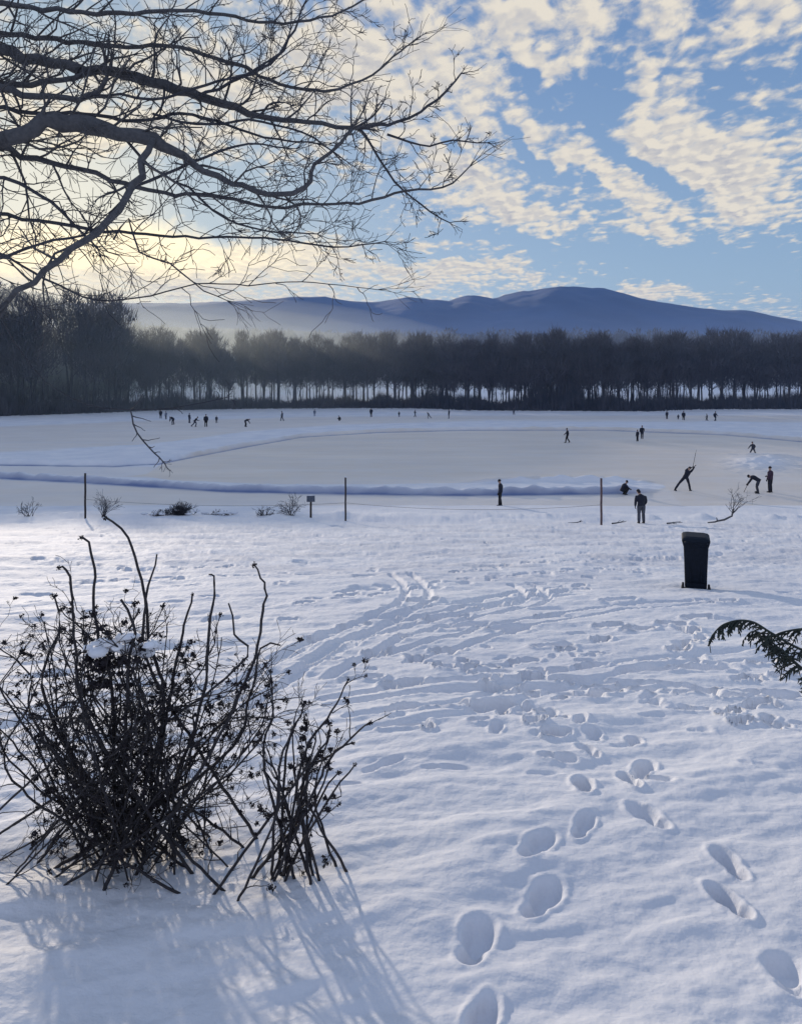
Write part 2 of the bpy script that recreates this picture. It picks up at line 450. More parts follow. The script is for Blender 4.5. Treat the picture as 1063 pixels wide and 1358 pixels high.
ice = np.maximum(ice, 0.45 * band(edge_v([0, 300], [617, 621]), edge_v([0, 300], [629, 636]), 1.0) * (U < 320))
streak = fbm(LX * 0.03, LY * 0.35 + 7, 4)
ice = np.clip(ice - 0.35 * np.clip(streak, 0, 1) + 0.35 * smoothstep(0.15, 0.5, streak) * (V < 566), 0, 1)
heap = np.exp(-(((U - 1010) / 45) ** 2 + ((V - 616) / 11) ** 2)); ice = ice * (1 - heap)
ice = ice * (0.86 + 0.14 * smoothstep(-0.3, 0.3, fbm(LX * 0.8, LY * 0.8 + 3, 3)))
LZ = np.zeros_like(LX); BANK_SHADE = np.zeros_like(LX)
def windrow(pix, h, w, rough=0.5, skew=0.0):
    global LZ
    vv = np.interp(U, [p[0] for p in pix], [p[1] for p in pix], left=-1e4, right=-1e4)
    ok = vv > 0
    yc = np.where(ok, EYE / ((np.where(ok, vv, 600) - CY) / F), 1e4)
    dd = (LY - yc) / w
    span = np.clip(np.minimum(U - pix[0][0], pix[-1][0] - U) / 60, 0, 1); h_ = h; h = h * span
    prof = np.exp(-np.where(dd > 0, dd / 2.2, dd / 0.38) ** 2)
    if h_ > 0.4: BANK_SHADE[:] = np.maximum(BANK_SHADE, span * np.exp(-((dd + 1.0) / (0.95 if h_ < 0.41 else 0.35)) ** 2) * (0.95 + 0.4 * fbm(LX * 0.5, LY, 3)))  # painted shade ribbon along the near foot of the higher banks
    LZ = LZ + h * prof * (1 + rough * fbm(LX * 0.9, LY * 1.3, 4))
    return prof
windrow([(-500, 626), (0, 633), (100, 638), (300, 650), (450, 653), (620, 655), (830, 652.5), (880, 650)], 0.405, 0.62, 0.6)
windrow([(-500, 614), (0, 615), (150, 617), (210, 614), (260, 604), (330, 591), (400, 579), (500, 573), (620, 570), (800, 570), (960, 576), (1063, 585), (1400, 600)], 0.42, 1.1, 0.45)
windrow([(600, 640), (700, 638), (800, 637), (880, 642)], 0.30, 0.8, 0.8)
windrow([(930, 601), (1000, 606), (1100, 612)], 0.20, 0.5, 0.7)
windrow([(-300, 600), (0, 597), (120, 596), (230, 588), (330, 573)], 0.10, 1.2, 0.8)
windrow([(330, 566), (480, 560), (620, 557), (900, 558), (1100, 566)], 0.12, 1.5, 0.8)
windrow([(860, 562), (1063, 570)], 0.16, 1.2, 0.8)
LZ += heap * 0.55 * (0.7 + 0.8 * fbm(LX * 0.8, LY * 0.8, 4))
LZ += (1 - ice) * 0.05 * (fbm(LX * 0.9, LY * 1.4, 4) + 0.4)
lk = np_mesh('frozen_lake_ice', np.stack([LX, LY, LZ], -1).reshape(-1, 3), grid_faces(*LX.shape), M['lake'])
a = lk.data.attributes.new('ice', 'FLOAT', 'POINT'); a.data.foreach_set('value', ice.ravel().astype(np.float32))
a = lk.data.attributes.new('bank_shade', 'FLOAT', 'POINT'); a.data.foreach_set('value', np.clip(BANK_SHADE, 0, 1).ravel().astype(np.float32))
tag(lk, kind='structure')

# ---------------------------------------------------------------- the far shore
def shore_d(x_over_y):
    u = np.asarray(x_over_y) * F + CX
    v = np.interp(u, [-600, 0, 120, 200, 330, 480, 560, 620, 760, 860, 920, 1023, 1100, 1600],
                  [560, 553, 549, 545.5, 543, 542, 542.5, 545, 546, 546.5, 544, 543.5, 544, 550])
    return EYE / ((v - CY) / F)
def far_h(x, y):
    x = np.asarray(x, float); y = np.asarray(y, float)
    sd = shore_d(x / np.maximum(y, 1)); t = y - sd
    h = -0.4 + 0.9 * smoothstep(-3, 4, t) + 0.055 * np.maximum(t - 3, 0) * (1 - smoothstep(200, 500, t)) + 11 * smoothstep(200, 500, t)
    h = h + 4 * smoothstep(120, 330, t) * (1 + 0.25 * fbm(x * 0.006, y * 0.006, 2))
    # wooded rise on the left
    h = h + 26 * np.exp(-((x / np.maximum(y, 1) + 0.56) / 0.16) ** 2) * smoothstep(60, 260, t)
    return h + 0.25 * fbm(x * 0.1, y * 0.1, 3) * smoothstep(0, 10, t)
fr = np.concatenate([np.arange(130, 200, 1.5), np.arange(200, 460, 4), np.geomspace(460, 9000, 60)])
fc = np.linspace(-2.4, 2.4, 420)
FX = fc[None, :] * fr[:, None]; FY = np.broadcast_to(fr[:, None], FX.shape).copy()
FZ = far_h(FX, FY)
fo = np_mesh('far_shore_ground', np.stack([FX, FY, FZ], -1).reshape(-1, 3), grid_faces(*FX.shape), M['snow_bright'])
tag(fo, kind='structure')

# mountains
def ridge(name, prof, D, depth, m, rough, seed, base=0.0):
    us = np.linspace(-1500, 2600, 500)
    top = np.interp(us, [p[0] for p in prof], [p[1] for p in prof])
    tops = EYE + (CY - top) / F * D
    s = np.linspace(0, 1, 70)
    X = (us[None, :] - CX) / F * (D - depth * (1 - s[:, None]))
    Y = np.broadcast_to((D - depth * (1 - s[:, None])), X.shape).copy()
    prof_s = smoothstep(0, 1, s[:, None]) ** 0.85
    spur = fbm(X * 0.0022 + seed, Y * 0.0012, 5)
    Z = base + (tops[None, :] - base) * prof_s * (1 + rough * spur * (1 - s[:, None]) * 1.6)
    Z += tops[None, :] * 0.012 * fbm(X * 0.02, Y * 0.02, 3)
    # back slope
    Yb = Y[-1:] + np.array([[depth * 0.4], [depth]]); Xb = X[-1:] + np.zeros((2, 1)); Zb = np.vstack([Z[-1:] * 0.7, Z[-1:] * 0])
    X = np.vstack([X, Xb]); Y = np.vstack([Y, Yb]); Z = np.vstack([Z, Zb])
    o = np_mesh(name, np.stack([X, Y, Z], -1).reshape(-1, 3), grid_faces(*X.shape), m)
    return tag(o, kind='structure')
M['mountain'] = simple('mountain_forest', (0.030, 0.088, 0.235), (0.020, 0.064, 0.18), 0.004, 0.95)  # blue distance haze is put into the forest colour
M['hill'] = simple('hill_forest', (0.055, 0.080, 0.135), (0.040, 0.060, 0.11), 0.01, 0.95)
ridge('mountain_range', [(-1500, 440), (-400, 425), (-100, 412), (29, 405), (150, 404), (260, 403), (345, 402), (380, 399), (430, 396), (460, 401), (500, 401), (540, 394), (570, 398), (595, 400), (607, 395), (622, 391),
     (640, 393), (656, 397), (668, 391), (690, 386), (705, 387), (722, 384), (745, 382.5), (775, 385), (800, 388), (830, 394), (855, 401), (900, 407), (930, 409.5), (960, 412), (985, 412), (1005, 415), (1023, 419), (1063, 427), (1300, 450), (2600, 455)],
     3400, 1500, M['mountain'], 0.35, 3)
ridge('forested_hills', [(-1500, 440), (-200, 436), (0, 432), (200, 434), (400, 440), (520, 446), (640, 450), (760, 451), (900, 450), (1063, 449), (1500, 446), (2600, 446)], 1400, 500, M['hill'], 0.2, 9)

# ---------------------------------------------------------------- far woods
def strips(base, tip, w):
    """thin triangles from base to tip, half width w: vectorised"""
    base = np.asarray(base); tip = np.asarray(tip)
    d = tip - base
    side = np.cross(d, rng.normal(size=d.shape)); side /= (np.linalg.norm(side, axis=1)[:, None] + 1e-9)
    w = np.broadcast_to(np.asarray(w), (len(base),))[:, None]
    v = np.stack([base - side * w, base + side * w, tip], 1).reshape(-1, 3)
    t = np.arange(len(base) * 3).reshape(-1, 3)
    return v, t

def crown_shape(n, h0, h1, rx, seed, up=0.55):
    """random twig strips filling an uneven egg-shaped crown"""
    r = np.random.default_rng(seed)
    z = h0 + (h1 - h0) * r.beta(1.6, 1.5, n)
    t = (z - h0) / (h1 - h0)
    lobes = 1 + 0.35 * np.sin(r.uniform(0, 6) + 3 * t * 6)
    rad = rx * np.sqrt(np.clip(1 - (2 * t - 0.75) ** 2 / 1.65, 0.02, 1)) * lobes
    a = r.uniform(0, 2 * math.pi, n); q = np.sqrt(r.uniform(0, 1, n))
    b = np.stack([np.cos(a) * rad * q, np.sin(a) * rad * q, z], 1)
    ln = r.uniform(0.5, 1.7, n) * (h1 - h0) / 9
    d = np.stack([np.cos(a) * (1 - up), np.sin(a) * (1 - up), np.full(n, up)], 1) + r.normal(0, 0.25, (n, 3))
    return b, b + d * ln[:, None]

# woods on the rise behind the shore: one mass
pos = []
rw = np.random.default_rng(5)
for d0, n, hh in ((262, 230, 13), (285, 230, 13), (312, 230, 13), (345, 230, 13), (385, 230, 13), (430, 230, 13), (480, 220, 13), (560, 200, 14), (650, 200, 14), (760, 200, 16)):
    t = np.linspace(-1.3, 1.3, n) + rw.normal(0, 0.003, n)
    for k in range(n):
        d = d0 + rw.uniform(-12, 12)
        pos.append((t[k] * d, d, hh * rw.uniform(0.72, 1.12)))
for d0 in (178, 190, 203, 218, 236):  # added rows on the left, blocking low sun streaks on the lake
    for t_ in np.linspace(-1.15, -0.36, 75):
        t_ = t_ + rw.normal(0, 0.004); d = d0 + rw.uniform(-6, 6); pos.append((t_ * d, d, rw.uniform(11, 17)))
protos = [crown_shape(190, 0.06, 1.0, 0.26, 100 + k, 0.7) for k in range(8)]
vs, ts, cnt = [], [], 0
tb, tt = [], []
for x, y, h in pos:
    if abs(x / y) > 0.62 and rw.random() < 0.5: continue
    z = float(far_h(x, y)) - 0.3
    b, t = protos[rw.integers(8)]
    sel = slice(0, 190) if abs(x / y) < 0.6 else slice(0, 60)
    ang = rw.uniform(0, 6.28); c, s = math.cos(ang), math.sin(ang); Rm = np.array([[c, -s, 0], [s, c, 0], [0, 0, 1]])
    S = np.array([h * 1.15, h * 1.15, h]); P = np.array([x, y, z])
    tb.append((b[sel] @ Rm.T) * S + P); tt.append((t[sel] @ Rm.T) * S + P)
    tb.append(P[None]); tt.append(P[None] + [[0, 0, h * 0.9]])
tb = np.vstack(tb); tt = np.vstack(tt)
wv, wt = strips(tb, tt, np.clip(0.0007 * tb[:, 1], 0.16, 0.5))
o = np_mesh('distant_woods', wv, wt, M['wood_far'], smooth=False)
tag(o, 'dark leafless woods covering the rise behind the far shore', 'woods', kind='stuff')

# scrub along the far shore: one mass
n = 60000
tx = rw.uniform(-1.0, 0.75, n); off = rw.gamma(1.6, 2.4, n)
sd = shore_d(tx) + off + 0.5
px = tx * sd
us_ = tx * F + CX
open_ = np.interp(us_, [200, 300, 560, 575, 600, 690, 705, 765, 780, 865, 885, 905, 1300], [0.3, 1, 1, 0.2, 1, 1, 0, 0, 0.8, 0.8, 0.1, 1, 1])
hz = (1.0 + 0.9 * fbm(tx * 40, tx * 0 + 2, 4)) * rw.uniform(0.5, 2.6, n) * (1 + 1.5 * (1 - open_) * rw.random(n))
b = np.stack([px, sd, far_h(px, sd) - 0.1], 1)
t = b + np.stack([rw.normal(0, 0.45, n), rw.normal(0, 0.4, n), hz], 1)
v_, t_ = strips(b, t, 0.10)
tag(np_mesh('shore_scrub', v_, t_, M['scrub'], smooth=False), 'dark low scrub lining the foot of the far shore trees', 'scrub', kind='stuff')

n = 12000
tx = np.concatenate([rw.uniform(-0.75, 0.75, n - 5000), rw.uniform(-1.1, -0.36, 5000)]); us_ = tx * F + CX
open_ = np.interp(us_, [60, 150, 300, 560, 575, 600, 690, 705, 765, 780, 865, 885, 905, 1300], [-0.1, 0.2, 1, 1, 0.2, 1, 1, 0, 0, 0.8, 0.8, 0.1, 1, 1])
keep = rw.random(n) > 0.80 * open_ + 0.10; tx = tx[keep]; n = len(tx)
sd = shore_d(tx) + rw.uniform(6, 70, n); px = tx * sd
b = np.stack([px, sd, far_h(px, sd) - 0.1], 1)
t = b + np.stack([rw.normal(0, 0.7, n), rw.normal(0, 0.5, n), rw.uniform(3, 8, n)], 1)
v_, t_ = strips(b, t, 0.09)
bb = b[:, None] + (t - b)[:, None] * rw.uniform(0.15, 0.9, (n, 7, 1)); bb = bb.reshape(-1, 3)
v2, t2 = strips(bb, bb + rw.normal(0, 0.55, bb.shape) + [0, 0, 0.9], 0.055)
tag(np_mesh('young_growth', np.vstack([v_, v2]), np.vstack([t_, t2 + len(v_)]), M['scrub'], smooth=False), 'tangle of thin young trees among and behind the far shore trunks', 'undergrowth', kind='stuff')

# shore trees: each one a thing with trunk and crown
def make_shore_tree(seed, h, name='shore_tree'):
    r = np.random.default_rng(seed)
    root = empty(name, (0, 0, 0))
    mb = MB()
    lean = r.normal(0, 0.02, 2)
    fork = r.random() < 0.35
    z = np.linspace(0, h * 0.85, 8)
    pts = np.stack([lean[0] * z + 0.12 * np.sin(z * 0.5 + seed), lean[1] * z, z], 1)
    mb.tube(pts, np.linspace(0.20, 0.05, 8), 6)
    if fork:
        p2 = pts.copy(); p2[:, 0] += np.linspace(0, h * 0.12, 8) ** 1.2 * (1 if seed % 2 else -1)
        mb.tube(p2, np.linspace(0.15, 0.05, 8), 5)
    mb.build('trunk', M['far_bark'], root)
    cb = MB()
    for k in range(26):
        i = r.uniform(0.28, 0.95); zz = i * h * 0.85; a = r.uniform(0, 6.28)
        base = np.array([np.interp(zz, z, pts[:, 0]), np.interp(zz, z, pts[:, 1]), zz])
        L_ = h * 0.26 * (1.1 - 0.7 * i) * r.uniform(0.7, 1.2)
        mid = base + np.array([math.cos(a) * L_ * 0.5, math.sin(a) * L_ * 0.5, L_ * 0.45])
        tip = base + np.array([math.cos(a) * L_ * 0.85, math.sin(a) * L_ * 0.85, L_ * 1.2])
        cb.tube([base, mid, tip], [0.07, 0.045, 0.02], 4, False)
    b, t = crown_shape(1700, h * r.uniform(0.20, 0.42), h, h * r.uniform(0.13, 0.22), seed + 50, 0.72)
    b[:, 0] += lean[0] * b[:, 2]; t[:, 0] += lean[0] * b[:, 2]
    v1, t1 = strips(b, t, r.uniform(0.035, 0.085, len(b)))
    cb.add(v1, None, t1)
    cb.build('crown', M['far_twig'], root, False)
    return root
tproto = [make_shore_tree(200 + k, 15.5) for k in range(9)]
used = [False] * 9
def place_tree(x, y, h, label, group):
    k = random.randrange(9)
    if used[k]: o = copy_tree(tproto[k])
    else: o = tproto[k]; used[k] = True
    s = h / 15.5
    o.location = (x, y, float(far_h(x, y)) - 0.15); o.rotation_euler = (0, 0, random.uniform(0, 6.28)); o.scale = (s * random.uniform(0.85, 1.2), s * random.uniform(0.85, 1.2), s)
    tag(o, label, 'tree', group)
sections = [(-0.72, -0.375, 26, (19, 25), 3.0, 'tall dark bare tree standing on the near-left end of the far shore', 'tall trees on the left of the far shore'),
            (-0.375, -0.20, 22, (12, 18), 5, 'bare tree on the left far shore behind the largest group of skaters', 'bare trees behind the group of skaters'),
            (-0.20, 0.0, 34, (12, 17), 10, 'bare slim tree of the middle far shore with snow showing between the trunks', 'slim bare trees in the middle of the far shore'),
            (0.0, 0.155, 36, (12, 17), 10, 'bare slim tree before the wide snow field right of the middle', 'slim bare trees before the wide snow field'),
            (0.155, 0.27, 26, (12, 17), 10, 'bare dark tree in the dense stretch of the far shore under the mountain top', 'dense dark trees under the mountain top'),
            (0.27, 0.58, 56, (12, 17.5), 10, 'bare slim tree of the right far shore with bright snow between the trunks', 'slim bare trees on the right of the far shore')]
for a0, a1, n, hr, dep, lab, grp in sections:
    for k in range(n):
        t = a0 + (a1 - a0) * (k + random.uniform(-1.0, 2.0)) / n
        d = float(shore_d(t)) + 3 + random.random() ** 1.5 * dep
        place_tree(t * d, d, random.uniform(*hr), lab, grp)
for k in range(9):
    if not used[k]: place_tree(110 + k, 190, 15, sections[5][5], sections[5][6])

# ---------------------------------------------------------------- people
def person(loc, face, P, cols_, label, vox=0.02, h=1.75, hat=True, extra=None, coat=0.0, name='person', skates=False):
    """P: joints in metres for a 1.75 m adult: x right, y forward, z up; cols_ = (jacket, trousers, hat)"""
    J = {k: np.array(v, float) for k, v in P.items()}
    root = empty(name, loc, face)
    s = h / 1.75
    root.scale = (s, s, s)
    def bone(mb, a, b, r0, r1, fl=1.0):
        a = np.array(a, float); b = np.array(b, float); d = b - a; L_ = np.linalg.norm(d) + 1e-6; d /= L_
        ref = np.array([1.0, 0, 0]) if abs(d[0]) < 0.8 else np.array([0, 1.0, 0])
        ay = np.cross(d, ref); ay /= np.linalg.norm(ay); ax = np.cross(ay, d)
        rings = []
        for t in np.linspace(-0.08, 1.08, 9):
            tt = min(max(t, 0), 1); rr = r0 + (r1 - r0) * tt
            if t < 0: rr *= 0.6
            if t > 1: rr *= 0.6
            rr *= 1 + 0.07 * math.sin(math.pi * tt)
            rings.append((a + d * L_ * t, ax * rr, ay * rr * fl))
        mb.loft(rings)
    def torso_frame():
        up = J['neck'] - J['pelvis']; up /= np.linalg.norm(up)
        rt = J['shr'] - J['shl']; rt -= up * rt.dot(up); rt /= np.linalg.norm(rt)
        return up, rt, np.cross(up, rt)
    up, rt, fw = torso_frame()
    def torso(mb, grow=0.0, hem=0.0, zlo=0.0):
        L_ = np.linalg.norm(J['neck'] - J['pelvis']); rings = []
        for t, hw, hd in ((-0.22 - hem, 0.155 + hem * 0.15, 0.115 + hem * 0.1), (-0.06, 0.175, 0.13), (0.12, 0.165, 0.122), (0.30, 0.155, 0.115), (0.52, 0.172, 0.125), (0.74, 0.192, 0.128), (0.88, 0.185, 0.112), (0.97, 0.12, 0.085), (1.03, 0.065, 0.065)):
            if t < zlo - 0.25: continue
            bow = 0.03 * math.sin(max(0, min(1, t)) * math.pi)
            rings.append((J['pelvis'] + (J['neck'] - J['pelvis']) * t - fw * bow, rt * (hw + grow), fw * (hd + grow)))
        mb.loft(rings)
    legs = [('hipl', 'knl', 'anl'), ('hipr', 'knr', 'anr')]; arms = [('shl', 'ell', 'wrl'), ('shr', 'elr', 'wrr')]
    # body: one continuous surface
    mb = MB(); torso(mb)
    for a, b, c in legs:
        bone(mb, J[a], J[b], 0.098, 0.066); bone(mb, J[b], J[c], 0.066, 0.048)
    for a, b, c in arms:
        bone(mb, J[a], J[b], 0.062, 0.050); bone(mb, J[b], J[c], 0.048, 0.034)
    bone(mb, J['neck'] - up * 0.03, J['head'] - (J['head'] - J['neck']) * 0.3, 0.058, 0.055)
    hd = J['head']; hu = hd - J['neck']; hu /= np.linalg.norm(hu)
    hf = np.array(P.get('look', (0, 1, 0)), float); hf -= hu * hf.dot(hu); hf /= np.linalg.norm(hf); hr = np.cross(hf, hu)
    rings = []
    for t, w_, d_, o in ((-0.125, 0.030, 0.030, 0.045), (-0.10, 0.052, 0.062, 0.028), (-0.055, 0.066, 0.084, 0.012), (0.0, 0.074, 0.094, 0.0), (0.05, 0.076, 0.096, -0.004), (0.09, 0.062, 0.080, -0.006), (0.118, 0.030, 0.040, -0.006)):
        rings.append((hd + hu * t + hf * o, hr * w_, hf * d_))
    mb.loft(rings)
    mb.loft([(hd + hu * 0.015 + hf * 0.088, hr * 0.010, hu * 0.012), (hd - hu * 0.02 + hf * 0.112, hr * 0.014, hu * 0.016), (hd - hu * 0.035 + hf * 0.09, hr * 0.012, hu * 0.012)])   # nose
    for q in (-1, 1):
        mb.lump(hd + hr * q * 0.077 - hf * 0.005, (0.012, 0.022, 0.030), 8)      # ears
        mb.lump(hd + hr * q * 0.032 + hf * 0.088 + hu * 0.004, (0.011, 0.008, 0.008), 6)
    mb.lump(hd - hu * 0.062 + hf * 0.086, (0.024, 0.010, 0.008), 6)               # lips
    body = mb.build('body', M['skin'], root)
    md = body.modifiers.new('r', 'REMESH'); md.mode = 'VOXEL'; md.voxel_size = vox
    bake(body)
    # colour the body by where it is: head and hands skin, rest trousers
    body.data.materials.append(M[cols_[1]])
    for p in body.data.polygons:
        c = np.array(p.center)
        if np.linalg.norm(c - hd) > 0.17 and (c - J['neck']).dot(hu) < 0.03: p.material_index = 1
        p.use_smooth = True
    # jacket
    mb = MB(); torso(mb, 0.026, coat)
    for a, b, c in arms:
        bone(mb, J[a], J[b], 0.085, 0.068); bone(mb, J[b], J[b] + (J[c] - J[b]) * 0.93, 0.067, 0.050)
    bone(mb, J['neck'] - up * 0.05, J['neck'] + up * 0.035, 0.09, 0.075)
    jk = mb.build('jacket', M[cols_[0]], root)
    md = jk.modifiers.new('r', 'REMESH'); md.mode = 'VOXEL'; md.voxel_size = vox
    bake(jk)
    # trousers legs a little looser than the body
    mb = MB()
    for a, b, c in legs:
        bone(mb, J[a], J[b], 0.112, 0.080); bone(mb, J[b], J[b] + (J[c] - J[b]) * 0.95, 0.080, 0.072)
    tr = mb.build('trousers', M[cols_[1]], root)
    md = tr.modifiers.new('r', 'REMESH'); md.mode = 'VOXEL'; md.voxel_size = vox
    bake(tr)
    # boots
    for (a, b, c) in legs:
        an = J[c]; ft = np.array(P.get('foot' + c[-1], (0, 1, 0)), float); ft /= np.linalg.norm(ft)
        mb = MB(); sd_ = np.cross(ft, [0, 0, 1]); sd_ = sd_ / (np.linalg.norm(sd_) + 1e-6)
        upv = np.cross(sd_, ft)
        rings = []
        for t, w_, hh in ((-0.075, 0.030, 0.030), (-0.055, 0.043, 0.050), (0.0, 0.046, 0.060), (0.06, 0.046, 0.048), (0.13, 0.050, 0.036), (0.17, 0.042, 0.028), (0.19, 0.02, 0.016)):
            rings.append((an + ft * t + upv * (hh - 0.085), sd_ * w_, upv * hh))
        mb.loft(rings)
        bone(mb, an - upv * 0.03, an + (J[b] - an) * 0.22, 0.055, 0.060)
        bt = mb.build('boot', M['black'], root)
        if skates:
            mb = MB()
            mb.loft([(an + ft * -0.11 - upv * 0.10, upv * 0.018, sd_ * 0.003), (an + ft * 0.05 - upv * 0.10, upv * 0.020, sd_ * 0.003), (an + ft * 0.20 - upv * 0.095, upv * 0.014, sd_ * 0.003)])
            mb.build('skate_blade', M['steel'], bt)
    # gloved hands: palm, four bent fingers and a thumb
    for (a, b, c) in arms:
        w_ = J[c]; d = w_ - J[b]; d /= np.linalg.norm(d)
        nrm = np.cross(d, rt if abs(d.dot(rt)) < 0.9 else up); nrm /= np.linalg.norm(nrm)
        if nrm.dot(fw) < 0: nrm = -nrm
        sd_ = np.cross(nrm, d); side = 1 if c == 'wrr' else -1
        mb = MB()
        mb.loft([(w_ - d * 0.01, nrm * 0.028, fwv * 0.024) for fwv in [sd_]] + [(w_ + d * 0.045, nrm * 0.038, sd_ * 0.020), (w_ + d * 0.085, nrm * 0.042, sd_ * 0.017), (w_ + d * 0.10, nrm * 0.030, sd_ * 0.012)])
        for f in range(4):
            o = w_ + d * (0.09 + (0.004, 0.010, 0.006, -0.006)[f]) + nrm * (0.030 - 0.020 * f)
            L_ = (0.070, 0.078, 0.072, 0.056)[f]
            cv = -sd_ * side * (-1)
            mb.tube([o, o + d * L_ * 0.45 + sd_ * 0.010 * side, o + d * L_ * 0.75 + sd_ * 0.030 * side, o + d * L_ * 0.85 + sd_ * 0.05 * side], [0.0105, 0.010, 0.009, 0.006], 6)
        o = w_ + d * 0.03 + nrm * 0.034
        mb.tube([o, o + d * 0.03 + nrm * 0.022 + sd_ * 0.012 * side, o + d * 0.055 + nrm * 0.028 + sd_ * 0.028 * side], [0.013, 0.012, 0.008], 6)
        mb.build('glove', M['black'], root)
    # hat or hair
    mb = MB()
    if hat:
        rr = [(0.005, 0.086, 0.106, 0), (0.045, 0.090, 0.110, -0.004), (0.085, 0.080, 0.098, -0.006), (0.120, 0.056, 0.070, -0.006), (0.140, 0.020, 0.024, -0.006)]
        mb.loft([(hd + hu * t - hf * 0.004 + hf * o, hr * a_, hf * b_) for t, a_, b_, o in rr])
        mb.loft([(hd + hu * 0.0 + hf * -0.004, hr * 0.088, hf * 0.108), (hd + hu * 0.03, hr * 0.096, hf * 0.116), (hd + hu * 0.045, hr * 0.088, hf * 0.108)])
        mb.build('hat', M[cols_[2]], root)
    else:
        rr = [(-0.08, 0.06, 0.045, -0.055), (-0.03, 0.080, 0.065, -0.040), (0.03, 0.085, 0.088, -0.022), (0.075, 0.080, 0.098, -0.010), (0.115, 0.055, 0.070, -0.008), (0.132, 0.02, 0.025, -0.008)]
        mb.loft([(hd + hu * t + hf * o, hr * a_, hf * b_) for t, a_, b_, o in rr])
        mb.build('hair', M[cols_[2]], root)
    tag(root, label, 'person')
    if extra: extra(root, J)
    return root

def bake(o):
    dg = bpy.context.evaluated_depsgraph_get()
    me = bpy.data.meshes.new_from_object(o.evaluated_get(dg), depsgraph=dg)
    o.modifiers.clear(); old = o.data; o.data = me; bpy.data.meshes.remove(old)
    me.name = o.name

def pose(**k):
    P = dict(pelvis=(0, 0, 0.94), neck=(0, 0.0, 1.46), head=(0, 0.02, 1.63), shl=(-0.19, 0, 1.40), shr=(0.19, 0, 1.40),
             ell=(-0.27, -0.02, 1.12), elr=(0.27, -0.02, 1.12), wrl=(-0.26, 0.08, 0.88), wrr=(0.26, 0.08, 0.88),
             hipl=(-0.10, 0, 0.92), hipr=(0.10, 0, 0.92), knl=(-0.11, 0.03, 0.50), knr=(0.11, 0.03, 0.50), anl=(-0.12, 0, 0.09), anr=(0.12, 0, 0.09))
    P.update(k); return P
STAND = pose()
WALK = pose(knl=(-0.10, 0.16, 0.52), anl=(-0.10, 0.20, 0.09), knr=(0.10, 0.0, 0.50), anr=(0.10, -0.26, 0.13), ell=(-0.26, -0.14, 1.16), wrl=(-0.25, -0.06, 0.92), elr=(0.26, 0.12, 1.16), wrr=(0.24, 0.30, 1.0), head=(0, 0.05, 1.63), footr=(0, 1, -0.4))
GLIDE = pose(pelvis=(0, -0.08, 0.86), neck=(0, 0.22, 1.30), head=(0, 0.32, 1.44), shl=(-0.19, 0.17, 1.25), shr=(0.19, 0.17, 1.25), hipl=(-0.10, -0.08, 0.84), hipr=(0.10, -0.08, 0.84),
             knl=(-0.12, 0.16, 0.50), anl=(-0.10, 0.0, 0.11), knr=(0.20, -0.22, 0.52), anr=(0.34, -0.58, 0.22), ell=(-0.30, -0.02, 1.05), wrl=(-0.24, -0.22, 0.95), elr=(0.30, 0.26, 1.02), wrr=(0.22, 0.46, 1.0), footr=(0.2, 1, -0.4))
BEND = pose(pelvis=(0, -0.12, 0.88), neck=(0, 0.34, 1.12), head=(0, 0.47, 1.13), look=(0, 0.7, -0.7), shl=(-0.19, 0.28, 1.06), shr=(0.19, 0.28, 1.06), hipl=(-0.11, -0.12, 0.86), hipr=(0.11, -0.12, 0.86),
            knl=(-0.20, -0.02, 0.48), anl=(-0.24, -0.10, 0.10), knr=(0.20, 0.02, 0.48), anr=(0.26, -0.04, 0.10), ell=(-0.16, 0.42, 0.82), elr=(0.20, 0.40, 0.82), wrl=(-0.04, 0.56, 0.64), wrr=(0.06, 0.54, 0.60))
CROUCH = pose(pelvis=(0, -0.20, 0.36), neck=(0, 0.06, 0.80), head=(0, 0.16, 0.95), shl=(-0.18, 0.02, 0.74), shr=(0.18, 0.02, 0.74), hipl=(-0.10, -0.18, 0.34), hipr=(0.10, -0.18, 0.34),
              knl=(-0.18, 0.22, 0.50), anl=(-0.14, -0.02, 0.09), knr=(0.18, 0.22, 0.50), anr=(0.14, -0.02, 0.09), ell=(-0.22, 0.16, 0.54), elr=(0.22, 0.16, 0.54), wrl=(-0.12, 0.36, 0.44), wrr=(0.12, 0.36, 0.44))
SPREAD = pose(pelvis=(0, 0, 0.84), neck=(0, 0.06, 1.36), head=(0, 0.10, 1.53), shl=(-0.19, 0.04, 1.30), shr=(0.19, 0.04, 1.30), hipl=(-0.10, 0, 0.82), hipr=(0.10, 0, 0.82),
              knl=(-0.30, 0.05, 0.46), anl=(-0.46, 0.0, 0.10), knr=(0.30, 0.05, 0.46), anr=(0.44, 0.0, 0.10), ell=(-0.40, 0.02, 1.12), elr=(0.36, 0.05, 1.08), wrl=(-0.50, 0.14, 0.92), wrr=(0.42, 0.2, 0.88))

def stick_for(p0, p1, blade):
    def f(root, J):
        mb = MB(); a = np.array(p0, float); b = np.array(p1, float)
        mb.tube([a, (a + b) / 2, b], 0.016, 6)
        c = b + np.array(blade, float)
        n_ = np.array([0, 0, 1.0])
        mb.loft([(b, n_ * 0.03, np.array([0, 1, 0]) * 0.008), ((b + c) / 2, n_ * 0.04, np.array([0, 1, 0]) * 0.007), (c, n_ * 0.03, np.array([0, 1, 0]) * 0.005)])
        s = mb.build('hockey_stick', M['post'])
        s.matrix_world = Matrix.LocRotScale(root.location, root.rotation_euler, root.scale)
        tag(s, f.label, 'hockey stick')
    return f

LAMBDA = math.pi / 2
